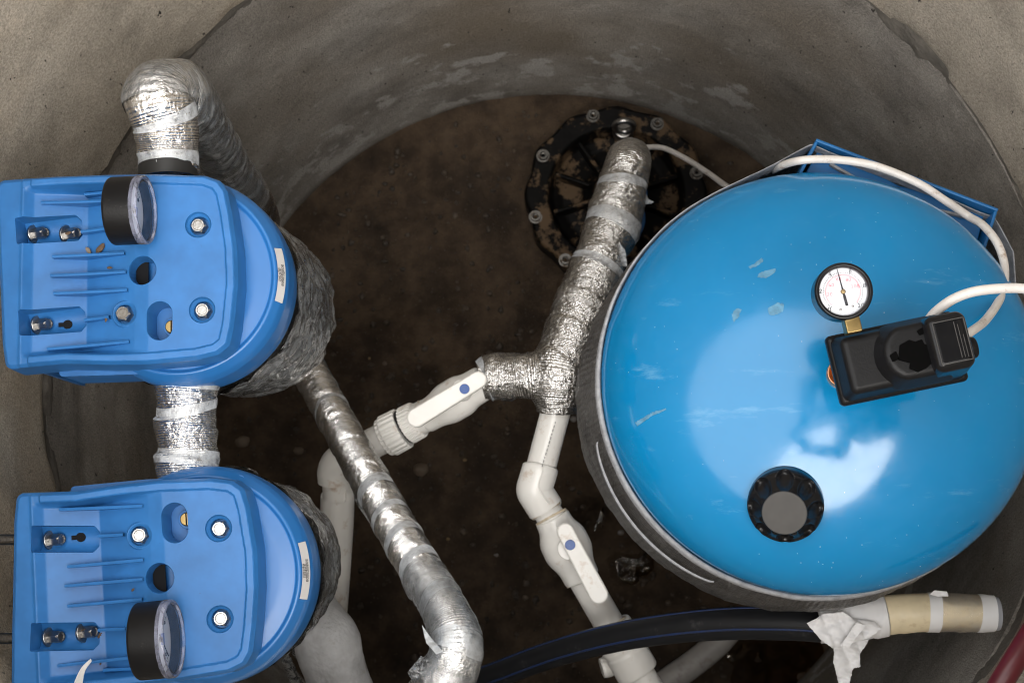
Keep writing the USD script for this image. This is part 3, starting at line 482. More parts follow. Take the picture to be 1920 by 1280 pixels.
obj('stem_disc', lathe(rounded([(0.0001, 0.022), (21 * mpp(.53), 0.022), (21 * mpp(.53), 0)]), 40, P(1066, 1028, .51) + [0, 0, 0.004]), PVC, v2)
handle(v2, (1060, 996), (1122, 1113), 16, 18, .548, (1069, 1021))
tl = Thing('plastic_pipe', 'white plastic pipe below the lower valve, passing under the black hose', 'pipe', P(1150, 1170, .48))
obj('pipe', px_path([(1085, 1070, .49, 28), (1160, 1200, .48, 28)]).tube(48)[0], PVC, tl)
obj('coupling', turned([(0, 25), (0, 38), (.04, 40), (.45, 40), (.5, 38), (.55, 40), (.96, 40), (1, 38), (1, 25)], .48, .47, (1144, 1172), (1197, 1262)), PVC, tl)
obj('pipe_end', px_path([(1185, 1240, .475, 28), (1240, 1330, .465, 28)]).tube(48)[0], PVC, tl)
obj('side_stub', px_path([(1185, 1225, .46, 20), (1142, 1247, .45, 20), (1128, 1252, .45, 18)]).tube(36)[0], PVC, tl)

def bead(T_, a, b, h, z):
    A, B = P(*a, z), P(*b, z); d = unit(B - A); F = frame(d); r_ = h * mpp(z); th_ = np.linspace(0, 2 * PI, 60)
    obj('glue_bead', Path(A + r_ * (np.cos(th_)[:, None] * F[:, 0] + np.sin(th_)[:, None] * F[:, 1]) * (1 + .03 * np.sin(th_ * 5 + h))[:, None], .0013, ds=.002).tube(10)[0], GLUE, T_, smooth=True)
GLUE = simple('glue', (.62, .53, .40), .3, var=.2, scale=90)
bead(el_, (1013.5, 876), (1006, 902), 29, .52); bead(el_, (1025, 957), (1034, 972), 29, .508); bead(v2, (1034, 968), (1050, 998), 30, .505); bead(v2, (1092, 1085), (1100, 1100), 30, .49); bead(tl, (1144, 1172), (1160, 1200), 31, .48); bead(v1, (800, 779), (790, 785), 30, .50)

# ================================================================== WATER FILTERS
S0 = mpp(0.985)
def filter_unit(O, ang, flip, label, sump_at, sump_r):
    """the head is laid out in photograph units of the lower filter; u runs from the bracket to the rim, v towards the gauge side; flip = +1 gauge at the bottom, -1 at the top"""
    ca, sa = math.cos(math.radians(5.3)), math.sin(math.radians(5.3))
    def loc(cx, cy):                       # measured point of the lower filter -> (u, v)
        x, y = cx / 2.909 - 411, cy / 2.909 + 840 - 1074.5
        return np.array([x * ca - y * sa, x * sa + y * ca])
    o = P(*O, 0.985); ax = P(O[0] + 200 * math.cos(math.radians(ang)), O[1] - 200 * math.sin(math.radians(ang)), 0.985) - o
    eu = unit(ax); ev = np.cross(eu, [0, 0, 1.0]) * flip
    def W(u, v, w=0.0): return o + eu * np.asarray(u)[..., None] * S0 + ev * np.asarray(v)[..., None] * S0 + np.array([0, 0, 1.0]) * np.asarray(w)[..., None]
    fl = lambda m: m if flip > 0 else (m[0], np.asarray(m[1])[:, ::-1])
    T_ = Thing('water_filter', label, 'water filter', o)
    # ---- plate outline
    pts = [loc(*p) for p in [(58, 262), (90, 250), (390, 240), (620, 205), (850, 178), (1130, 168), (1250, 182), (1315, 225), (1350, 330), (1395, 560), (1408, 760), (1400, 960), (1385, 1100), (1350, 1165), (1270, 1205), (1000, 1250), (700, 1285), (430, 1310), (110, 1330), (80, 1300), (68, 1000), (60, 700), (50, 400)]]
    po = sg.Polygon(pts).buffer(-14).buffer(14 + 8).buffer(-8)
    st = 2.0; bb = po.bounds; gx, gy = np.meshgrid(np.arange(bb[0], bb[2], st), np.arange(bb[1], bb[3], st)); pp = np.c_[gx.ravel(), gy.ravel()]
    pp = pp[shapely.contains_xy(po.buffer(-1.2), pp[:, 0], pp[:, 1])]
    bd = np.array([po.exterior.interpolate(d).coords[0] for d in np.arange(0, po.length, 1.8)]); nb = len(bd)
    # extra points along every round edge keep the recesses crisp
    cb = [loc(1185, 440), loc(1207, 925), loc(740, 480), loc(748, 960)]; hole = loc(868, 708); ov = loc(943, 410)
    ex = []
    for c in cb:
        for r_ in (17, 18.4, 24, 25.5): ex.append(np.c_[c[0] + r_ * np.cos(np.arange(72) * PI / 36), c[1] + r_ * np.sin(np.arange(72) * PI / 36)])
    for r_ in (25.5, 27, 28.5): ex.append(np.c_[hole[0] + r_ * np.cos(np.arange(84) * PI / 42), hole[1] + r_ * np.sin(np.arange(84) * PI / 42)])
    ol = sg.LineString([ov + [0, -13], ov + [0, 13]])
    for r_ in (22, 23.5, 25): ex.append(np.array([ol.buffer(r_).exterior.interpolate(t, normalized=True).coords[0] for t in np.linspace(0, 1, 110, endpoint=False)]))
    def trough(x0, x1, y0, y1):
        c4 = [loc(x0, y0), loc(x1 - 30, y0), loc(x1, y0 + 34), loc(x1, y1 - 34), loc(x1 - 30, y1), loc(x0, y1)]; return sg.Polygon(c4).buffer(-3).buffer(3)
    for q4 in [(155, 495, 425, 572), (175, 520, 948, 1100)]:
        for off in (0, -1.6):
            e_ = trough(*q4).buffer(off).exterior; ex.append(np.array([e_.interpolate(d).coords[0] for d in np.arange(0, e_.length, 1.7)]))
    for off in (-6, -19, -21.5): 
        e_ = po.buffer(off).exterior; ex.append(np.array([e_.interpolate(d).coords[0] for d in np.arange(0, e_.length, 2.0)]))
    ex = np.vstack(ex); from scipy.spatial import cKDTree
    keep = cKDTree(ex).query(pp)[0] > 1.1; pp = np.vstack([bd, ex, pp[keep]])
    tr = Delaunay(pp).simplices; cc = pp[tr].mean(1); tr = tr[shapely.contains_xy(po.buffer(0.05), cc[:, 0], cc[:, 1])]
    u, v = pp[:, 0], pp[:, 1]
    ed = shapely.distance(shapely.points(pp), po.exterior)
    w = np.interp(u, [-420, -352, -346, -330, -238, -232, -128, -100], [-2, -1, 0.5, -6, -17, -17.5, -2.5, 0]) * 1e-3
    vedge = np.clip((ed - 16) / 14, 0, 1); vedge = vedge * vedge * (3 - 2 * vedge)
    w = np.where(u < -100, w * np.where(u < -344, 1, vedge) , w)
    rim = np.clip(np.minimum(ed / 6, (21.5 - ed) / 2.5), 0, 1); w = w + 0.0022 * np.clip(rim, 0, 1) * (u > -330) - 0.0028 * np.clip(1 - ed / 6, 0, 1)
    ss = lambda x: np.clip(x, 0, 1)
    for (x0, x1, y0, y1) in [(155, 495, 425, 572), (175, 520, 948, 1100)]:     # troughs for the wall bolts
        pg_ = trough(x0, x1, y0, y1); d = shapely.distance(shapely.points(pp), pg_.exterior) * np.where(shapely.contains_xy(pg_, u, v), 1, -1); hw = (y1 - y0) / 2 / 2.909
        inn = ss(d / 1.6); mid = loc(x0, (y0 + y1) / 2); e_ = loc(x1, (y0 + y1) / 2) - mid; off = np.abs((u - mid[0]) * e_[1] - (v - mid[1]) * e_[0]) / np.hypot(*e_); fl_ = -0.0255 + 0.006 * (off / hw) ** 2
        w = w * (1 - inn) + np.minimum(w, fl_) * inn
    for c in cb:
        d = np.hypot(u - c[0], v - c[1]); w = w * (1 - ss((25.5 - d) / 1.5)) + np.where(d < 25.5, np.interp(d, [0, 17, 18.4, 24, 25.5], [-9e-3, -9e-3, -4.5e-3, -2.5e-3, 0]) + np.minimum(0, w * 0.3), w) * ss((25.5 - d) / 1.5)
    d = np.hypot(u - hole[0], v - hole[1]); w = w - ss((28.5 - d) / 1.5) * 0.0015 - ss((27 - d) / 1.5) * 0.034
    d = shapely.distance(shapely.points(pp), ol); w = w - ss((25 - d) / 1.5) * 0.0015 - ss((23.5 - d) / 1.5) * 0.024
    top = W(u, v, w)
    # skirt: the sides of the plate
    lay = [top[:nb]]; cen = bd.mean(0)
    for dw, off in ((-0.004, 0.6), (-0.026, 3.5), (-0.034, 4.0)):
        nrm = np.roll(bd, -1, 0) - np.roll(bd, 1, 0); nrm = np.c_[nrm[:, 1], -nrm[:, 0]] / (np.linalg.norm(nrm, axis=1)[:, None] + 1e-9)
        if (nrm * (bd - cen)).sum() < 0: nrm = -nrm
        q2 = bd + nrm * off; lay.append(W(q2[:, 0], q2[:, 1], np.full(nb, dw)))
    sk = np.vstack(lay); fs = grid_faces(len(lay), nb, True); a = pp[tr]; cw = np.cross(a[:, 1] - a[:, 0], a[:, 2] - a[:, 0]) > 0
    tr[cw] = tr[cw][:, ::-1]        # v runs against y: clockwise in (u, v) faces up
    mt = trimesh.Trimesh(top, tr, process=False)
    if mt.face_normals[:, 2].mean() < 0: mt.invert()
    ms = tri((sk, fs)); ctr = W(np.array(cen[0]), np.array(cen[1]))
    if ((ms.triangles_center - ctr) * ms.face_normals).sum() < 0: ms.invert()
    obj('head_plate', join(mt, ms), BLUE, T_, smooth=32)
    # ---- fins across the hollow
    for (xa, ya, xb, yb) in [(290, 338, 760, 318), (440, 264, 690, 252), (500, 482, 655, 474), (350, 648, 775, 610), (340, 752, 775, 714), (360, 860, 775, 822), (522, 990, 685, 980), (320, 1178, 765, 1128), (560, 1203, 740, 1190)]:
        a, b = loc(xa, ya), loc(xb, yb); A_, B_ = W(a[0], a[1], -0.0), W(b[0], b[1], -0.0); L = np.linalg.norm(B_ - A_)
        wa, wb = (-0.0045, -0.0012) if xa < 420 else (-0.009, -0.0030)
        xs = np.linspace(0, 1, 14); V = []
        side = np.cross(unit(B_ - A_), [0, 0, 1.0])
        for x_ in xs:
            c = A_ + (B_ - A_) * x_; zt = wa + (wb - wa) * x_ - 0.0012 * math.sin(PI * x_); sag = math.sin(PI * x_) ** 0.4
            for s_, zz in ((-0.0019, -0.026), (-0.0011, zt - 0.0005), (0.0, zt), (0.0011, zt - 0.0005), (0.0019, -0.026)): V.append(c + side * s_ + [0, 0, zz])
        f = grid_faces(14, 5, False); m = tri((np.array(V), f))
        if m.face_normals[:, 2].mean() < 0: m.invert()
        obj('fin', m, BLUE, T_, smooth=40)
    # ---- bolts
    for i, c in enumerate(cb):
        at = W(c[0], c[1], -0.0085 if i < 2 else -0.0105); obj('bolt', hexbolt(at, unit([rng.normal() * .05, rng.normal() * .05, 1]), 15.5 * S0, 0.0085, x=(math.cos(i), math.sin(i), 0)), STEEL, T_, smooth=20)
    for (x_, y_) in [(208, 505), (228, 1035), (412, 1008)]:
        c = loc(x_, y_); d_ = unit(eu + np.array([0, 0, 0.55])); at = W(c[0], c[1], -0.024)
        b = obj('wall_bolt', hexbolt(at, d_, 12 * S0, 0.012), STEEL, T_, smooth=20)
        obj('washer', lathe(rounded([(8 * S0, 0.002), (19 * S0, 0.002), (19 * S0, 0)], 0.0006), 32, at - d_ * 0.001, axis=d_), STEEL, b)
    c = loc(372, 487); at = W(c[0], c[1], -0.0245)
    obj('key_slot', join(lathe([(0.0001, 0.0004), (9 * S0, 0.0004), (9 * S0, -0.001)], 24, at), box(at - eu * 11 * S0, (14 * S0, 8 * S0, 0.001), x=eu)), INK, T_, smooth=False)
    c = loc(985, 388); at = W(c[0] - 2, c[1], -0.0225)
    b = obj('bleed_screw', lathe(rounded([(0.0001, 0.008), (12 * S0, 0.008), (13 * S0, 0.006), (13 * S0, 0)], 0.0006), 32, at), BRASS, T_)
    obj('screw_slot', box(at + [0, 0, 0.0082], (2.4 * S0, 22 * S0, 0.0008), x=eu), INK, b)
    obj('bleed_boss', lathe(rounded([(13.5 * S0, 0.004), (18 * S0, 0.004), (19 * S0, 0)], 0.0006), 32, at), BLUE, T_)
    c = hole; at = W(c[0], c[1], -0.0345); obj('hole_web', box(at - eu * 13 * S0 + [0, 0, .014], (24 * S0, 50 * S0, 0.001), x=eu), INK, T_)
    # ---- body below the plate, ports
    bp = [loc(*p) for p in [(285, 205), (700, 165), (1270, 140), (1270, 1210), (900, 1290), (420, 1350), (280, 1330)]]
    pg = sg.Polygon(bp).buffer(-8).buffer(8); m = extrude(pg, 0.05, (0, 0, 0)); vv = m.vertices.copy(); m.vertices = W(vv[:, 0], vv[:, 1], -0.082 + vv[:, 2])
    if flip > 0: m.invert()
    obj('body', m, BLUE, T_, smooth=25)
    bk = [loc(*p) for p in [(50, 300), (110, 280), (135, 1320), (85, 1330)]]; m = extrude(sg.Polygon(bk), 0.16, (0, 0, 0)); vv = m.vertices.copy(); m.vertices = W(vv[:, 0], vv[:, 1], -0.172 + vv[:, 2])
    if flip > 0: m.invert()
    obj('wall_bracket', m, BLUE, T_, smooth=25)
    c = loc(1020, 690); cz = W(c[0], c[1] - 2 , 0.0)
    for sg_ in (-1, 1): obj('port', lathe(rounded([(0.015, 195 * S0), (0.0262, 195 * S0), (0.0262, 100 * S0)], 0.002), 40, cz + [0, 0, -0.055], axis=ev * sg_), BLUE, T_)
    # ---- round rim of the bowl
    k_ = mpp(0.955); cx = np.array([cz[0], cz[1], 0.0]); cx[:2] = P(*({1: (378, 1079), -1: (338, 523)}[flip]), 0.955)[:2]
    pr = [(0.02, 0.958), (150 * k_, 0.958), (178 * k_, 0.957), (181 * k_, 0.9595), (187 * k_, 0.9595), (199 * k_, 0.952), (205 * k_, 0.945), (207 * k_, 0.925), (204 * k_, 0.905), (150 * k_, 0.90)]
    obj('bowl_ring', lathe(rounded(pr, 0.0022), 144, cx), BLUE_RING, T_, smooth=40)
    # sticker on the slope of the rim, facing the room
    a0 = math.radians(2 if flip < 0 else 3); hw = math.radians(15.5); R1, R2, Z1, Z2 = 190.5 * k_, 201.5 * k_, 0.9578, 0.9494
    th_ = np.linspace(a0 - hw, a0 + hw, 24); V = []
    for (R_, Z_) in ((R1, Z1), (R2, Z2)):
        V.append(np.c_[cx[0] + R_ * np.cos(th_), cx[1] + R_ * np.sin(th_), np.full(24, Z_ + 0.0012)])
    vs = np.vstack(V); m = tri((vs, grid_faces(2, 24, False)))
    if m.face_normals[:, 2].mean() < 0: m.invert()
    stk = obj('sticker', m, STICKER, T_, smooth=True)
    def on_rim(text, f, h, col):
        m = meshkit.text_mesh(text, h, 0.0002); b0, b1 = m.bounds; s_ = m.vertices[:, 0] - (b0[0] + b1[0]) / 2; t_ = m.vertices[:, 1] - h / 2
        R_ = R1 + (R2 - R1) * f + t_ * 0.78; Z_ = np.interp(R_, [R1, R2], [Z1, Z2]) + 0.0016 + m.vertices[:, 2]; a = a0 - s_ / (195 * k_)
        m.vertices = np.c_[cx[0] + R_ * np.cos(a), cx[1] + R_ * np.sin(a), Z_]; obj('print', m, INK, stk, smooth=False)
    on_rim('apfsili', 0.34, 0.0028, INK); on_rim('aoailicasoa', 0.72, 0.0024, INK)
    # ---- bowl under its wrapping
    B0 = np.array([cx[0], cx[1], 0.905]); B1 = P(*sump_at, 0.70); rr = sump_r * mpp(0.70)
    pb_ = Path([B0 + [0, 0, 0.035], B0, B0 * .75 + B1 * .25, B0 * .5 + B1 * .5, B0 * .25 + B1 * .75, B0 * .08 + B1 * .92, B1 - [0, 0, .004], B1 - [0, 0, .016]], [198 * k_, 200 * k_, .985 * rr + .001, rr * 1.0, rr, rr * .96, rr * .86, rr * .5], ds=0.0016)
    fw = lambda S, T: 1 + 0.05 * nz(S, T, 22, 1.6, 71 + flip) + 0.009 * nz(S, T, 150, 7, 72) + 0.02 * ((S / 0.05 + T / (2 * PI) + 0.3 * nz(S, T, 14, 1, 3)) % 1.0 - .5)
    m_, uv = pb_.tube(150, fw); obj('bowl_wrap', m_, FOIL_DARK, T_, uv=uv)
    m_, _ = pb_.tube(120, lambda S, T: fw(S, T) * 1.02 + 0.10 * np.clip(.16 - np.abs(nz(S, T, 26, 2.6, 90 + flip)), 0, 1) / .16 * .55 + 0.012 * nz(S, T, 110, 5, 12), cap=False, a=0.04, b=pb_.L - 0.012); obj('film_wrap', m_, FILM, T_, smooth=True)
    # ---- pressure gauge, standing on the plate and facing away from the wall
    gc = P(*({1: (290, 1199), -1: (240, 395)}[flip]), 1.012); sg1 = mpp(1.012); d_ = unit(eu + np.array([0, 0, 0.03])); r = (71 if flip > 0 else 66) * sg1
    gc0 = gc - d_ * 0.0125
    case = obj('gauge_case', lathe(rounded([(0.0001, 0), (r * .96, 0), (r, 0.0015), (r, 0.0235), (r * .93, 0.0235), (r * .93, 0.016), (0.0001, 0.016)], 0.0008), 80, gc0, axis=d_), BLACK, T_)
    obj('gauge_stem', join(lathe(rounded([(0.001, 0.03), (0.006, 0.03), (0.006, 0)]), 24, gc + [0, 0, -0.035] - d_ * .004)), BRASS, T_)
    fc = gc0 + d_ * 0.0166; X = unit(np.cross(d_, [0, 0, 1.0])) * 1.0; F = frame(d_, ev * -flip * flip)
    obj('dial', lathe([(0.0001, 0), (r * .92, 0)], 64, fc, axis=d_), PAPER, case)
    tk = []
    up = unit(np.array([0, 0, 1.0]) - d_ * d_[2]); rt = np.cross(up, d_)
    for i in range(41):
        a = math.radians(225 - 270 * i / 40); dd = rt * math.cos(a) + up * math.sin(a); l_ = 0.10 if i % 10 == 0 else 0.055
        tk.append(box(fc + dd * r * (.78 - l_ / 2) + d_ * .0002, (r * l_, r * .016, 0.0002), n=d_, x=dd))
    obj('dial_ticks', join(*tk), INK, case, smooth=False)
    for i, tx in enumerate(['0', '2', '4', '6', '8']):
        a = math.radians(225 - 270 * i / 4); dd = rt * math.cos(a) + up * math.sin(a); obj('dial_number', lettering(tx, r * .14, fc + dd * r * .58 + d_ * .0002, d_, rt), INK, case, smooth=False)
    a = math.radians(228); dd = rt * math.cos(a) + up * math.sin(a)
    obj('needle', join(box(fc + dd * r * .25 + d_ * .0012, (r * .9, r * .03, 0.0004), n=d_, x=dd), lathe([(0.0001, .0016), (r * .07, .0016), (r * .07, 0)], 20, fc, axis=d_)), INK, case)
    obj('movement_plate', join(box(fc + rt * r * .0 - up * r * .18 + d_ * .0004, (r * .3, r * .26, 0.0003), n=d_, x=rt)), simple('dial_blue' + ('' if flip > 0 else '_two'), (0.03, 0.10, 0.36), 0.4), case)
    obj('lens', lathe(rounded([(0.0001, 0.0262), (r * .82, 0.0262), (r * .95, 0.0252), (r * .985, 0.0237), (r * .985, 0.019)], 0.0012), 80, gc0, axis=d_), LENS, case, smooth=50)
    obj('lens_rim', lathe(rounded([(r * .90, 0.0255), (r * .93, 0.0275), (r * .99, 0.0275), (r * 1.015, 0.026), (r * 1.015, 0.0215), (r * 1.0, 0.021)], 0.001), 80, gc0, axis=d_), CLEAR, case, smooth=50)
    return W
CLEAR = film('clear_rim', (0.45, 0.47, 0.62), 0.05, 0.16, 1.35, 0.0)
filter_unit((375, 501), 2.0, -1, 'upper blue water filter head with gauge at its top edge', (487, 590), 152)
filter_unit((411, 1074.5), 5.3, 1, 'lower blue water filter head with gauge at its bottom edge', (492, 1056), 146)
for (py, lb) in ((1011, 'upper of two threaded steel studs left of the lower filter'), (1196, 'lower of two threaded steel studs left of the lower filter')):
    A = P(24, py, .965); pr = []
    for i in range(80): pr += [(0.0034, i * 0.0011), (0.0043, i * 0.0011 + 0.00055)]
    obj('threaded_stud', lathe([(0.0001, 0)] + pr + [(0.0001, 0.088)], 20, A + [0.01, 0, 0], axis=(-1, 0.0, 0)), STEEL, label=lb, cat='stud', smooth=50)

# ================================================================== PRESSURE TANK
ZE = 0.88; TC = P(1530, 707, ZE); RT = 402 * mpp(ZE); ke = mpp(ZE)
CR, HK = 0.34, 0.036        # crown radius; height of the shoulder
HT = RT ** 2 / (2 * CR) + HK
LEAN = np.array([0.085, -0.105])   # the tank stands a little out of plumb
def dome_z(r): return ZE + (RT ** 2 - r ** 2) / (2 * CR) + HK * np.sqrt(np.clip(1 - (r / RT) ** 9, 0, 1))
def dome_hit(px, py):
    """where a sight line meets the crown, and the normal there"""
    d = ray(px, py); t_ = 0.85
    ts = np.linspace(0.85, 1.45, 3000); p = CAM + d * ts[:, None] / 1.0; r_ = np.hypot(p[:, 0] - TC[0], p[:, 1] - TC[1])
    k_ = np.argmax((r_ < RT) & (p[:, 2] < dome_z(r_) + (p[:, :2] - TC[:2]) @ LEAN)); p = p[k_]; r_ = max(r_[k_], 1e-6); x_ = r_ / RT
    sl = r_ / CR + HK * 4.5 * x_ ** 8 / RT / math.sqrt(max(1 - x_ ** 9, 1e-3)); e_ = (p[:2] - TC[:2]) / r_
    return p, unit([e_[0] * sl - LEAN[0], e_[1] * sl - LEAN[1], 1.0])
tank = Thing('pressure_tank', 'big glossy blue domed pressure tank in a grey jacket', 'tank', (TC[0], TC[1], 0))
al = np.linspace(0, PI / 2, 70); pr = [(RT * math.sin(a) + 1e-5, float(dome_z(RT * math.sin(a)))) for a in al] + [(RT, ZE - .02), (RT, 0.40), (RT * .9, .30), (RT * .6, .25), (0.0001, .24)]
V, F = lathe(pr, 200, (TC[0], TC[1], 0)); V[:, 2] += (V[:, :2] - TC[:2]) @ LEAN * np.clip((V[:, 2] - .7) / .15, 0, 1)
obj('shell', (V, F), TANK, tank, smooth=40)
# jacket: follows the shell, pulled out over the two corners of the foot
ZJ = 0.868; cor = [P(1528, 262, ZJ)[:2], P(1878, 398, ZJ)[:2], P(1912, 462, ZJ)[:2]]
circ = sg.Point(TC[0], TC[1]).buffer(RT + 0.0004, 90)
def outline(off, pull, n=400):
    pg = circ.union(sg.MultiPoint([TC[:2] + (np.array(c) - TC[:2]) * pull for c in cor])).convex_hull.buffer(off + .004).buffer(-.004)
    e_ = pg.exterior; th0 = math.pi
    q_ = np.array([e_.interpolate(t_, normalized=True).coords[0] for t_ in np.linspace(0, 1, 2400, endpoint=False)]); an = np.arctan2(q_[:, 1] - TC[1], q_[:, 0] - TC[0]); od = np.argsort(an)
    ta = np.linspace(-PI, PI, n, endpoint=False); rad = np.interp(ta, an[od], np.hypot(*(q_[od] - TC[:2]).T), period=2 * PI); return ta, rad
n_ = 480; lay, uvs = [], []
def wob(ta, z, amp): return amp * (meshkit.fbm(np.stack([np.cos(ta) * 5, np.sin(ta) * 5, 0 * ta + z * 12], -1), 3, 40) - .5)
ta, _ = outline(0, 1, n_)
rows = [(.0015, 1, ZJ - .03), (.0015, 1, ZJ - .002), (.003, 1, ZJ)]
def layer(off, pull, z, amp):
    ta, rad = outline(off, pull, n_); rad = rad + wob(ta, z, amp); zz = z + wob(ta + 1, 9.1, .012) * (z > .8) - .024 * np.clip(1.3 * np.cos(ta - .75), 0, 1) * (z > .8); lo = min(off, .0052); rad = rad - (max(lo, 0) * (.75 - .75 * np.clip(.55 + 1.2 * np.cos(ta - 4.4), 0, 1)) + max(off - .0052, 0) * (1 - np.clip(.30 + 1.1 * np.cos(ta - 4.0), 0, 1))); return np.c_[TC[0] + rad * np.cos(ta), TC[1] + rad * np.sin(ta), zz]
edge = [layer(-.001, 1, ZJ - .025, .0012), layer(.0, 1, ZJ + .004, .0012), layer(.002, 1, ZJ + .006, .0015), layer(.0045, 1, ZJ + .004, .0022), layer(.0052, 1, ZJ - .004, .003)]
obj('jacket_edge', (np.vstack(edge), grid_faces(5, n_, True)), FOAM_EDGE, tank, smooth=True)
zs = [ZJ - .004, ZJ - .02, ZJ - .05, .78, .74, .68, .62, .56, .50, .44, .40, .36, .32, .29]
offs = [.0048, .0085, .015, .018, .0185, .016, .011, .006, 0, -.006, -.013, -.022, -.034, -.05]
side = [layer(offs[i], max(.55, 1 - (ZJ - z) * .7), z, .003 + .010 * min(.2, ZJ - z)) for i, z in enumerate(zs)]
# refine in height
SV = np.stack(side); zi = np.linspace(0, len(zs) - 1, 120); i0 = np.minimum(zi.astype(int), len(zs) - 2); fr = (zi - i0)[:, None, None]; SV = SV[i0] * (1 - fr) + SV[i0 + 1] * fr
wr = meshkit.fbm(SV * np.array([55, 55, 30]), 4, 44) - .5; rd = SV - np.array([TC[0], TC[1], 0]); rd[..., 2] = 0; rd /= np.linalg.norm(rd, axis=-1, keepdims=True); SV = SV + rd * (wr * .006 * np.clip((ZJ - SV[..., 2]) / .03, 0, 1))[..., None]
uvj = np.stack(np.broadcast_arrays(ta[None] * RT, SV[..., 2]), -1).reshape(-1, 2)
obj('jacket', (SV.reshape(-1, 3), grid_faces(120, n_, True)[:, ::-1]), JACKET, tank, uv=uvj)
# pale torn lip of the jacket on the near left
lipa = np.radians(np.linspace(196, 243, 60)); LZ = []
for off, z in ((.0085, ZJ - .010), (.0085, ZJ - .0075), (.0100, ZJ - .007), (.0108, ZJ - .0095), (.009, ZJ - .012)):
    w_ = np.sin((lipa - lipa[0]) / (lipa[-1] - lipa[0]) * PI) ** .5
    r_ = RT + .0035 + off * (.75 + .55 * w_); LZ.append(np.c_[TC[0] + r_ * np.cos(lipa), TC[1] + r_ * np.sin(lipa), z - .010 * w_ + 0 * lipa])
obj('torn_lip', (np.vstack(LZ), grid_faces(5, 60, False)), FOAM_EDGE, tank, smooth=50)
# the foot: a folded steel plate with two pockets
c0, c1 = [np.array([*P(x, y, .858)[:2], .858]) for x, y in ((1530, 262), (1872, 394))]
fd_ = unit(c1 - c0); ind = np.cross([0, 0, 1.0], fd_); ind = ind if ind @ (np.array([TC[0], TC[1], .858]) - c0) > 0 else -ind
obj('foot_plate', box((c0 + c1) / 2 - [0, 0, .06], (np.linalg.norm(c1 - c0), .003, .12), x=fd_, bev=.001), BRACKET, tank)
for c, s_ in ((c0, 1), (c1, -1)):
    dirn = unit(ind * .9 - fd_ * .12 * s_ + 0); dirn = unit(ind + fd_ * (-.10 if s_ > 0 else -.05) * s_)
    f_ = obj('foot_flange', box(c + dirn * .024 - [0, 0, .06] + fd_ * s_ * .0015, (.046, .003, .118), x=dirn, bev=.001), BRACKET, tank)
    obj('gusset', box(c + ind * .016 + fd_ * s_ * .045 - [0, 0, .020], (.080, .030, .003), x=unit(fd_ + ind * .12 * s_), bev=.001), BRACKET, tank)
    obj('gusset_edge', box(c + ind * .014 + fd_ * s_ * .040 - [0, 0, .016], (.040, .0025, .006), x=unit(fd_ + ind * .15 * s_), bev=.0008), FOAM_EDGE, tank)
# black scalloped cap
kp, kn = dome_hit(1473, 944); kn = unit(kn + [0, -.10, .0]); sk_ = mpp(kp[2]); KF = frame(kn)
prk = rounded([(0.0001, .0235), (40 * sk_, .0235), (42 * sk_, .022), (48 * sk_, .0195), (60 * sk_, .012), (67 * sk_, .0095), (70 * sk_, .006), (70 * sk_, -.006)], .0012)
pk = []
for a_, b_ in zip(prk, prk[1:]):
    for t_ in np.linspace(0, 1, 4, endpoint=False): pk.append(np.asarray(a_) * (1 - t_) + np.asarray(b_) * t_)
pk.append(prk[-1])
V, F = lathe(pk, 168, (0, 0, 0)); rr_, aa_ = np.hypot(V[:, 0], V[:, 1]), np.arctan2(V[:, 1], V[:, 0])
for i in range(8):
    a = i * PI / 4 + PI / 2 + .03; c = np.array([math.cos(a), math.sin(a)]) * 55 * sk_; d_ = np.hypot(V[:, 0] - c[0], V[:, 1] - c[1]) / (15.5 * sk_)
    V[:, 2] -= .0075 * np.clip(1 - d_ ** 2, 0, 1) ** .7
V = V @ KF.T + kp
obj('scalloped_cap', (V, F), BLACK_GLOSS, tank, smooth=50)
obj('cap_disc', lathe(rounded([(.0001, .0246), (40 * sk_, .0246), (41 * sk_, .0236)], .0004), 60, kp, axis=kn), GREY_DISC, tank)
# scuffs: little flakes of chipped film standing on the paint
def flake(name, pts, m, seed, T_):
    pg = sg.Polygon(pts).buffer(0); bb = pg.bounds; st = 2.4; gx, gy = np.meshgrid(np.arange(bb[0], bb[2], st), np.arange(bb[1], bb[3], st)); pp = np.c_[gx.ravel(), gy.ravel()]
    pp = pp[shapely.contains_xy(pg, pp[:, 0], pp[:, 1])]; bd = np.array([pg.exterior.interpolate(d).coords[0] for d in np.arange(0, pg.length, 2.2)]) + rng.normal(0, 1.1, (len(np.arange(0, pg.length, 2.2)), 2)); pp = np.vstack([pp, bd])
    tr = Delaunay(pp).simplices; cc = pp[tr].mean(1); tr = tr[shapely.contains_xy(pg, cc[:, 0], cc[:, 1])]; v = []
    for x, y in pp:
        p, n = dome_hit(x, y); v.append(p + n * .0004)
    m_ = trimesh.Trimesh(np.array(v), tr, process=False)
    if m_.face_normals[:, 2].mean() < 0: m_.invert()
    obj(name, m_, m, T_, smooth=True)
SCUFF = simple('paint_scuff', (0.08, 0.22, 0.34), 0.55, var=0.35, scale=200)
for i, pts in enumerate([[(1424, 512), (1440, 507), (1456, 503), (1452, 513), (1436, 522), (1420, 520)], [(1404, 500), (1415, 494), (1428, 484), (1432, 489), (1422, 498), (1406, 505)], [(1440, 578), (1458, 568), (1471, 570), (1469, 583), (1452, 592), (1442, 590)], [(1372, 590), (1380, 578), (1391, 580), (1386, 594), (1376, 604)], [(1190, 792), (1225, 772), (1250, 765), (1248, 769), (1222, 780), (1196, 798)]]):
    flake('scuff', pts, SCUFF, i, tank)

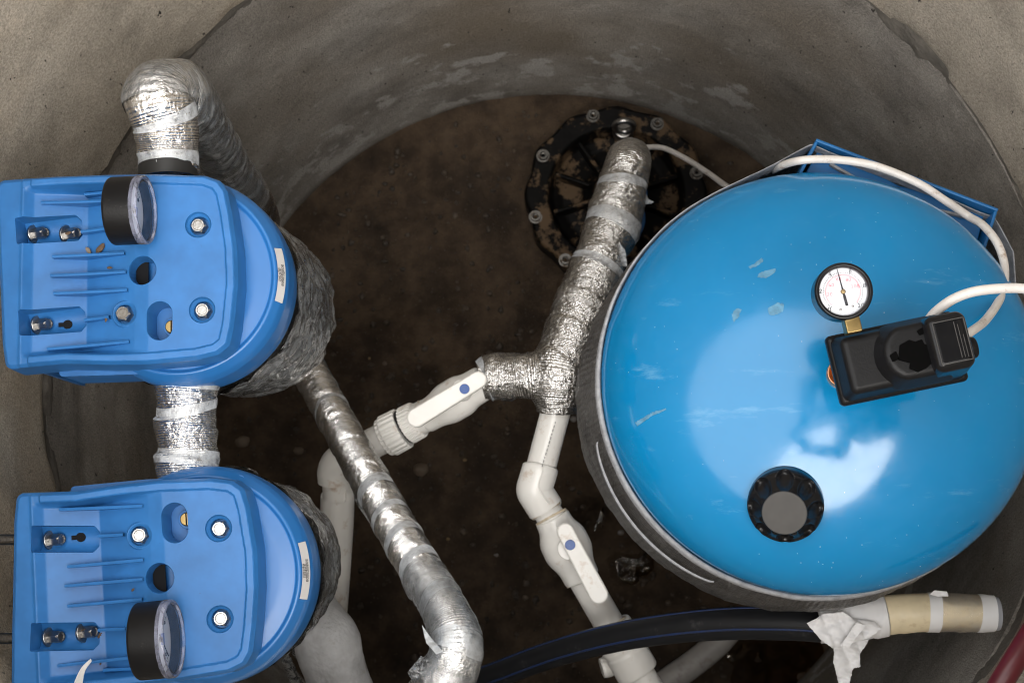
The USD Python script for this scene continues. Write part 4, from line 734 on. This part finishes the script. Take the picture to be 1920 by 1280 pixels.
# ================================================================== PRESSURE SWITCH AND ITS GAUGE
ap, an = dome_hit(1575, 690); ZS = 1.018
sw = Thing('pressure_switch', 'black plastic pressure switch on top of the tank', 'pressure switch', (ap[0], ap[1], ap[2]))
C0 = P(1692, 668, 1.03); xd = unit(P(1815, 640, 1.03) - P(1565, 692, 1.03)); yd = np.cross([0, 0, 1.0], xd); ks = mpp(1.045)
def Q(x, y, z): return C0 + xd * x * ks + yd * y * ks + np.array([0, 0, z])
fl_, fn_ = dome_hit(1571, 697)
obj('copper_flange', lathe(rounded([(.0001, .004), (20 * ks, .004), (25 * ks, .007), (29 * ks, .007), (30 * ks, .004), (30 * ks, -.004)], .0012), 60, P(1577, 702, fl_[2]) , axis=fn_), COPPER, sw)
obj('neck', lathe(rounded([(.012, .03), (.016, .03), (.016, 0)]), 40, P(1600, 692, fl_[2])), BRASS, sw)
def rrect(x0, x1, y0, y1, z, r, rs): return [(Q(x, y, z), r * rs) for x in (x0 + r / ks * rs, x1 - r / ks * rs) for y in (y0 + r / ks * rs, y1 - r / ks * rs)]
sm = .004
base = hull(rrect(-128, 116, -66, 66, -.012, .006, 1) + rrect(-118, 108, -56, 56, .008, .006, 1), 24)
obj('base_cover', base, BLACK, sw, smooth=35)
obj('cover_lip', hull(rrect(-131, 119, -69, 69, -.012, .004, 1) + rrect(-131, 119, -69, 69, -.009, .004, 1), 20), BLACK, sw, smooth=35)
# domed half-round middle and the taller terminal block
pth = [(Q(30 * math.cos(a) - 8, 38 * math.sin(a), .022), .0055) for a in np.linspace(PI / 2, 3 * PI / 2, 13)] + [(Q(60, s_ * 38, .022), .0055) for s_ in (-1, 1)]
pth2 = [(Q(48 * math.cos(a) - 12, 54 * math.sin(a), .006), .004) for a in np.linspace(PI / 2, 3 * PI / 2, 13)] + [(Q(70, s_ * 54, .006), .004) for s_ in (-1, 1)]
obj('domed_cover', hull(pth + pth2, 20), BLACK, sw, smooth=45)
blk = rrect(30, 108, -52, 56, .030, .007, 1) + rrect(24, 114, -60, 60, .004, .007, 1)
obj('terminal_cover', hull(blk, 24), BLACK_GLOSS, sw, smooth=45)
Zt = .0372
lines = [box(Q(70, 2, 0) + [0, 0, Zt - .0004], (62 * ks, 80 * ks, .0004), x=xd, bev=0)]
fr_ = []
for (x0, x1, y0, y1) in [(42, 100, 40, 41.5), (42, 100, -38.5, -37), (41, 42.5, -38, 41), (99, 100.5, -38, 41), (80, 81.2, -32, 36), (86, 87, -32, 30), (92, 93, -32, 10)]:
    fr_.append(box(Q((x0 + x1) / 2, (y0 + y1) / 2, Zt), (abs(x1 - x0) * ks, abs(y1 - y0) * ks, .0008), x=xd))
obj('relief_lines', join(*fr_), GREY_DISC, sw, smooth=False)
def puddle(pts, z, name):
    pg = sg.Polygon(pts).buffer(3).buffer(-3).buffer(2); m = extrude(pg, .0006, (0, 0, 0)); v = m.vertices.copy(); m.vertices = np.array([Q(a, b, z + c) for a, b, c in v]); obj(name, m, WET, sw, smooth=30)
WET = simple('water_drop', (0.002, 0.002, 0.002), 0.25, ior=1.12)
puddle([(-18, 14), (0, 20), (10, 14), (22, 16), (24, 6), (36, 4), (36, -4), (22, -8), (34, -14), (34, -24), (18, -34), (2, -38), (-10, -30), (-6, -20), (-26, -10)], .0277, 'wet_patch'); puddle([(20, 34), (32, 38), (34, 30), (22, 28)], .0277, 'wet_patch'); puddle([(-40, 0), (-30, 4), (-28, -8), (-38, -10)], .0277, 'wet_patch')
obj('cable_gland', join(lathe(rounded([(.003, .012), (.0075, .012), (.0085, .008), (.0085, 0)]), 24, Q(112, -10, -.004), axis=xd)), BLACK, sw)
gz = 1.062; gc = P(1582, 546, gz); kg = mpp(gz)
ga = Thing('pressure_gauge', 'round white dial gauge with black rim beside the pressure switch', 'gauge', (*P(1596, 606, 1.03)[:2], 1.03))
gn = unit(np.array([-.03, -.06, 1.0])); r = 55 * kg
case = obj('case', lathe(rounded([(.0001, -.024), (r * .93, -.024), (r * .98, -.020), (r * .98, -.004), (r * 1.0, -.003), (r, 0), (r * .96, .0025), (r * .86, .0025), (r * .82, 0), (r * .82, -.004), (.0001, -.004)], .0008), 96, gc, axis=gn), BLACK_GLOSS, ga, smooth=40)
GF = frame(gn, (1, 0, 0)); rt, up = GF[:, 0], GF[:, 1]; fc_ = gc - gn * .0035
obj('dial', lathe([(.0001, 0), (r * .85, 0)], 72, fc_, axis=gn), PAPER, ga)
def dialpos(t_, R_): a = math.radians(232 - 270 * t_); return rt * math.cos(a) * R_ * r + up * math.sin(a) * R_ * r, a
tkb, tkr = [], []
for i in range(51):
    dd, a = dialpos(i / 50, 1); dd = unit(dd); l_ = .07 if i % 10 == 0 else .035
    tkb.append(box(fc_ + dd * r * (.66 - l_ / 2 + .03) + gn * .0002, (r * l_, r * .02, .0002), n=gn, x=dd))
for i in range(71):
    dd, a = dialpos(i / 70, 1); dd = unit(dd); l_ = .06 if i % 10 == 0 else .03
    tkr.append(box(fc_ + dd * r * (.58 - l_ / 2) + gn * .0002, (r * l_, r * .012, .0002), n=gn, x=dd))
arc = [fc_ + dialpos(t_, .60)[0] + gn * .0002 for t_ in np.linspace(0, 1, 80)]; tkr.append(tri(Path(arc, r * .007).tube(6)[0]))
obj('black_scale', join(*tkb), INK, ga, smooth=False); obj('red_scale', join(*tkr), RED, ga, smooth=False)
for i, tx in enumerate(['0', '2', '4', '6', '8', '10']): obj('number', lettering(tx, r * .14, fc_ + dialpos(i / 5, .765)[0] + gn * .0002, gn, rt), INK, ga, smooth=False)
for i, tx in enumerate(['20', '40', '60', '80', '100']): obj('red_number', lettering(tx, r * .115, fc_ + dialpos((i + 1) / 6.5, .46)[0] + gn * .0002, gn, rt), RED, ga, smooth=False)
na = math.radians(104); nd = rt * math.cos(na) + up * math.sin(na)
pgn = sg.Polygon([(-.50, -.045), (-.50, .045), (-.16, .045), (-.1, .03), (.82, .008), (.82, -.008), (-.1, -.03), (-.16, -.045)]); m = extrude(shapely.affinity.scale(pgn, r, r, origin=(0, 0)), .0004, fc_ + gn * .0012, n=gn, x=nd); obj('needle', m, INK, ga, smooth=False)
obj('needle_hub', lathe(rounded([(.0001, .0026), (r * .06, .0026), (r * .085, .002), (r * .085, 0)], .0003), 24, fc_, axis=gn), BRASS, ga)
for (x, y) in ((1576, 580), (1599, 574)): obj('dial_rivet', lathe([(.0001, .0008), (r * .035, .0005), (r * .045, 0)], 16, P(x, y, fc_[2])), STEEL, ga)
obj('glass', lathe([(.0001, .0012), (r * .6, .001), (r * .86, .0002)], 64, gc, axis=gn), LENS, ga, smooth=True)
obj('brass_stem', box(P(1596, 606, 1.045), (30 * kg, 40 * kg, .012), x=xd, bev=.001), BRASS, ga)

# ================================================================== CABLES AND HOSES
def cable(name, label, cat, pts, r, m, ds=.003, sides=20, T_=None):
    p = Path(pts, r, ds=ds); mm, _ = p.tube(sides); return obj(name, mm, m, T_, smooth=True, label=label, cat=cat)
rcab = .0035
pts = [P(1212, 276, .20), P(1245, 278, .215), P(1290, 300, .25), P(1330, 326, .33), P(1372, 354, .46), P(1412, 352, .62), P(1442, 324, .80), P(1490, 303, .872), P(1560, 299, .878), P(1640, 311, .878), P(1720, 343, .878), P(1772, 376, .872), P(1815, 405, .862), P(1845, 424, .88), P(1872, 460, .89), P(1884, 505, .90), P(1877, 555, .925), P(1848, 600, .975), P(1812, 629, 1.022), Q(104, -12, -.004)]
cable('white_cable', 'white cable from the well head round the back of the tank into the switch', 'cable', pts, rcab, CABLE)
pts = [Q(60, 50, -.004), P(1752, 587, 1.03), P(1785, 562, 1.038), P(1825, 547, 1.04), P(1875, 541, 1.04), P(1925, 542, 1.04), P(1990, 560, 1.06), P(2040, 600, 1.10)]
cable('white_cable', 'white cable arching from the switch out past the right edge', 'cable', pts, 9.4 * mpp(1.03), CABLE)
zh = .65
hp = px_path([(760, 1326, .40, 22), (850, 1294, .46, 23), (935, 1262, .52, 24), (1040, 1224, .58, 25), (1150, 1195, .63, 26.5), (1260, 1177, .67, 28), (1370, 1168, .70, 30), (1480, 1168, .725, 31), (1560, 1170, .738, 32), (1660, 1158, .745, 32)], ds=.004)
hs = Thing('black_hose', 'thick black hose with blue stripes crossing below the tank', 'hose', P(1300, 1175, zh))
obj('hose_wall', hp.tube(48)[0], HOSE, hs, smooth=True)
for sgn in (-1, 1):
    # stripes run on the side faces of the hose as seen from above
    ad = 0.42 if sgn < 0 else 1.25; sd = np.cross(hp.T, [0, 0, 1.0]); sd /= np.linalg.norm(sd, axis=1, keepdims=True); upv = np.cross(sd, hp.T)
    c = hp.p + hp.r[:, None] * (sd * math.cos(ad) * sgn + upv * math.sin(ad)) * .985
    obj('stripe', Path(c[::6], .0011, ds=.004).tube(10)[0], STRIPE, hs, smooth=True)
we = Thing('taped_hose_end', 'cream foam covered hose end bound with torn white tape below the tank', 'hose end', P(1760, 1148, .75))
cp_ = px_path([(1630, 1156, .745, 35), (1670, 1152, .747, 36), (1720, 1148, .75, 35), (1780, 1148, .752, 35), (1830, 1149, .754, 34), (1864, 1150, .755, 32)])
fcr = wrinkles(91, .05, .03, .05, .03); m_, uv = cp_.tube(56, fcr); obj('foam_cover', m_, CREAM, we, uv=uv)
band(we, cp_, near(cp_, 1748, 1148), .011, 4, .001, 0, 1.03, fcr, WHITE_TAPE)
band(we, cp_, near(cp_, 1849, 1149), .015, 5, .002, 1, 1.02, fcr, WHITE_TAPE)
band(we, cp_, near(cp_, 1800, 1149), .05, 6, .004, 1, 1.012, fcr, FILM, 'film_wrap')
m_, _ = px_path([(1862, 1150, .755, 31), (1871, 1150, .755, 30)]).tube(40); obj('end_cap', m_, simple('grey_film', (.30, .31, .34), .25), we)
tp = px_path([(1535, 1166, .742, 38), (1570, 1163, .743, 40), (1620, 1158, .745, 40), (1660, 1153, .746, 39)]); ftp = wrinkles(97, .12, .08, .03, .05); m_, uv = tp.tube(56, ftp); obj('tape_wrap', m_, WHITE_TAPE, we, uv=uv)
flap(we, [(1513, 1168), (1545, 1150), (1580, 1146), (1600, 1160), (1640, 1165), (1652, 1178), (1630, 1195), (1590, 1208), (1560, 1214), (1540, 1200)], .772, WHITE_TAPE, 7, curl=.006)
flap(we, [(1562, 1205), (1600, 1200), (1640, 1180), (1625, 1205), (1612, 1225), (1612, 1248), (1600, 1252), (1590, 1288), (1575, 1290), (1568, 1262), (1562, 1240)], .745, WHITE_TAPE, 8, curl=.006)
flap(we, [(1575, 1210), (1606, 1165), (1622, 1172), (1592, 1212)], .781, WHITE_TAPE, 9, curl=.003)
flap(we, [(1744, 1113), (1752, 1106), (1775, 1108), (1778, 1117), (1760, 1118)], .772, WHITE_TAPE, 10, curl=.004)
cable('burgundy_hose', 'dark red hose at the bottom right corner', 'hose', [P(1830, 1360, .95), P(1862, 1305, .95), P(1898, 1245, .95), P(1935, 1185, .94), P(1990, 1090, .92)], 21 * mpp(.95), BURGUNDY, sides=32)
cable('grey_pipe', 'curved dull grey pipe lying on the wet floor under the hose', 'pipe', [P(1180, 1340, .02), P(1245, 1282, .02), P(1300, 1243, .02), P(1350, 1200, .02), P(1390, 1150, .02)], 24 * mpp(.02), LIMEPIPE, sides=32)
# foam sleeve at the lower left
ff = Thing('foam_sleeve', 'bent white foam pipe sleeve below the lower filter', 'foam sleeve', P(630, 1220, .6))
fp_ = px_path([(560, 1120, .50, 44), (596, 1168, .54, 54), (614, 1205, .56, 60), (628, 1250, .56, 57), (648, 1310, .54, 58), (670, 1380, .52, 58)])
m_, uv = fp_.tube(64, lambda S, T: 1 + .20 * nz(S, T, 22, 1.2, 3) + .05 * nz(S, T, 90, 2, 8)); obj('sleeve', m_, FOAM, ff, uv=uv)
flap(ff, [(528, 1235), (540, 1225), (562, 1262), (580, 1290), (548, 1290)], .55, FILM, 11, 'film_scrap', curl=.012)
flap(ff, [(545, 1190), (562, 1180), (575, 1215), (560, 1240), (546, 1225)], .56, FILM, 12, 'film_scrap', curl=.012)
st_ = Thing('plastic_strip', 'curled pale plastic strip on the lower left of the lower filter', 'strip', P(160, 1260, 1.0))
sp = [P(146, 1292, .99), P(150, 1272, 1.0), P(158, 1252, 1.008), P(172, 1236, 1.012)]; pp_ = Path(sp, .004); V = []
for k_ in range(len(pp_.p)):
    w_ = .0042 * (1 - .75 * k_ / len(pp_.p)); s_ = unit(np.cross(pp_.T[k_], [0.3, 0, 1.0])); V += [pp_.p[k_] - s_ * w_, pp_.p[k_] + s_ * w_ + [0, 0, .003], pp_.p[k_] + s_ * w_ + [0, 0, .0022], pp_.p[k_] - s_ * w_ - [0, 0, .0008]]
obj('strip', (np.array(V), grid_faces(len(pp_.p), 4, True)), WHITE_TAPE, st_, smooth=30)

# ================================================================== THE ONE WHO TAKES THE PICTURE: kneels at the north-east rim, bends over the well (seen mirrored in the tank)
th = np.linspace(0, 2 * PI, 181); gr = np.array([.585, .7, 1.0, 1.6, 3.0]); R_, T2 = np.meshgrid(gr, th[:-1], indexing='ij')
obj('ground', (np.stack([R_ * np.cos(T2), R_ * np.sin(T2), 1.575 + .03 * (meshkit.fbm(np.stack([R_ * np.cos(T2) * 5, R_ * np.sin(T2) * 5, 0 * R_], -1), 3, 61) - .5)], -1).reshape(-1, 3), grid_faces(5, 180, True)), EARTH, smooth=True, kind='structure', label='bare earth around the mouth of the well')
SKIN = simple('skin', (.55, .36, .27), .5); COAT = simple('dark_coat', (.018, .02, .026), .85); JEANS = simple('trousers', (.03, .035, .05), .9); HAIR = simple('dark_hair', (.02, .015, .01), .6)
def limbs(bones, ref=.008, it=6):
    M_ = m3.Manifold()
    for a, ra, b, rb in bones:
        M_ = M_ + m3.Manifold.batch_hull([m3.Manifold.sphere(ra, 24).translate([float(x) for x in a]), m3.Manifold.sphere(rb, 24).translate([float(x) for x in b])])
    m = trimesh.Trimesh(*arr(M_.refine_to_length(ref)), process=True); trimesh.smoothing.filter_taubin(m, iterations=it); m.vertices = (m.vertices - PIV) @ TR.T + PIV; return m
J = dict(pel=(.80, .04, 2.12), chest=(.42, .02, 2.46), neck=(.27, 0, 2.53), head=(.14, -.03, 2.50), shR=(.34, .26, 2.50), shL=(.34, -.20, 2.50), elR=(.22, .22, 2.28), elL=(.22, -.36, 2.28), wrR=(.055, -.065, 2.185), wrL=(.055, -.265, 2.185),
         hpR=(.80, .14, 2.08), hpL=(.80, -.06, 2.08), knR=(.67, .19, 1.655), knL=(.67, -.11, 1.655), akR=(1.06, .18, 1.64), akL=(1.06, -.10, 1.64), toR=(1.20, .18, 1.62), toL=(1.20, -.10, 1.62))
TURN = math.radians(22); TR = np.array([[math.cos(TURN), -math.sin(TURN), 0], [math.sin(TURN), math.cos(TURN), 0], [0, 0, 1]]); PIV = np.array([.006, -.165, 0])
J = {k_: np.array(v) for k_, v in J.items()}
body = [(J['pel'], .13, J['chest'], .125), (J['chest'], .12, J['neck'], .055), (J['neck'], .055, J['head'], .06), (J['head'] + [.03, 0, .02], .088, J['head'] + [-.045, 0, -.03], .066), (J['head'] + [-.05, 0, -.075], .012, J['head'] + [-.058, 0, -.098], .011)]
for S in 'RL':
    body += [(J['chest'], .11, J['sh' + S], .06), (J['sh' + S], .055, J['el' + S], .042), (J['el' + S], .042, J['wr' + S], .028), (J['hp' + S], .10, J['kn' + S], .065), (J['kn' + S], .062, J['ak' + S], .042), (J['ak' + S], .042, J['to' + S], .034)]
    sy = 1 if S == 'R' else -1; w_ = J['wr' + S]; body.append((w_, .027, w_ + [-.05, -.022 * sy, -.005], .026))
    for i in range(4):
        a = w_ + np.array([-.055, -.008 * sy, .02 - .017 * i]); b = a + [-.035, -.016 * sy, .0]; c = b + [-.018, -.022 * sy, -.002]; body += [(a, .0095, b, .0088), (b, .0088, c, .0078)]
    a = w_ + np.array([-.03, -.03 * sy, .015]); b = a + [-.03, -.02 * sy, .02]; body += [(a, .011, b, .0095)]
pn = Thing('person', 'kneeling person in dark coat bending over the well with a camera', 'person', (.66, .32, 1.6))
obj('body', limbs(body, .006, 4), SKIN, pn, smooth=True)
cb_ = [(J['pel'], .15, J['chest'], .15), (J['chest'], .145, J['chest'] * .45 + J['neck'] * .55, .09)]
for S in 'RL': cb_ += [(J['chest'], .13, J['sh' + S], .078), (J['sh' + S], .074, J['el' + S], .06), (J['el' + S], .06, J['wr' + S] + [.02, 0, .01], .042)]
for sy in (-1, 1): cb_ += [(J['chest'] + [.05, .30 * sy, -.06], .12, J['pel'] + [-.05, .26 * sy, .02], .15), (J['chest'], .14, J['chest'] + [.05, .30 * sy, -.06], .12)]
obj('coat', limbs(cb_, .012), COAT, pn, smooth=True)
cb_ = []
for S in 'RL': cb_ += [(J['hp' + S], .125, J['kn' + S], .078), (J['kn' + S], .076, J['ak' + S], .058)]
obj('trousers', limbs(cb_, .012), JEANS, pn, smooth=True)
obj('hair', limbs([(J['head'] + [.045, 0, .035], .088, J['head'] + [-.015, 0, .03], .078)], .006), HAIR, pn, smooth=True)
pcm = Thing('camera_body', 'black photo camera held over the well', 'camera', (.006, -.165, 2.2))
obj('housing', box((.006, -.165, 2.20), (.075, .135, .09), x=(1, 1, 0), bev=.012), BLACK, pcm); obj('lens_barrel', lathe(rounded([(.030, .05), (.038, .05), (.038, 0), (.034, -.03), (.030, -.03)], .003), 48, (.006, -.165, 2.13)), BLACK, pcm)

# leaf crumbs and grit lying on the filter heads
LEAF = simple('dry_leaf', (.075, .045, .025), .8, var=.4, scale=200); LEAF2 = simple('grey_leaf', (.17, .14, .11), .8, var=.3, scale=200)
for i, (x, y, rx, a, lb, z) in enumerate([(128, 437, 6, .4, 'dark leaf crumb right of the bolt trough on the upper filter', .974), (166, 470, 8, 2.2, 'curled grey leaf scrap below the gauge of the upper filter', .972), (188, 466, 11, .9, 'brown leaf scrap under the gauge of the upper filter', .975), (205, 502, 5, 0, 'brown crumb by the fins of the upper filter', .980), (199, 598, 5, 1.4, 'brown crumb left of the lower middle bolt on the upper filter', .980),
        (163, 1181, 9, .2, 'rusty smear of grit beside the gauge-side trough of the lower filter', .966), (187, 1190, 6, 1.0, 'rusty crumb at the crease of the lower filter', .968), (183, 1245, 10, .3, 'dark wet leaf scrap under the gauge of the lower filter', .968), (176, 1045, 4, .3, 'tiny rusty crumb at the crease above the fins of the lower filter', .968), (249, 1105, 4, .8, 'tiny brown crumb under the round hole of the lower filter', .982)]):
    c = P(x, y, z); m = trimesh.creation.icosphere(2, 1.0); m.vertices *= (1 + 1.1 * (meshkit.fbm(m.vertices * 1.9, 3, 200 + i) - .5))[:, None]; m.vertices *= np.array([rx, rx * .5, rx * .22]) * mpp(z)
    R2 = np.array([[math.cos(a), -math.sin(a), 0], [math.sin(a), math.cos(a), 0], [0, 0, 1]]); m.vertices = m.vertices @ R2.T + c; obj('leaf_crumb', m, LEAF2 if i == 1 else LEAF, smooth=True, label=lb, cat='leaf crumb')
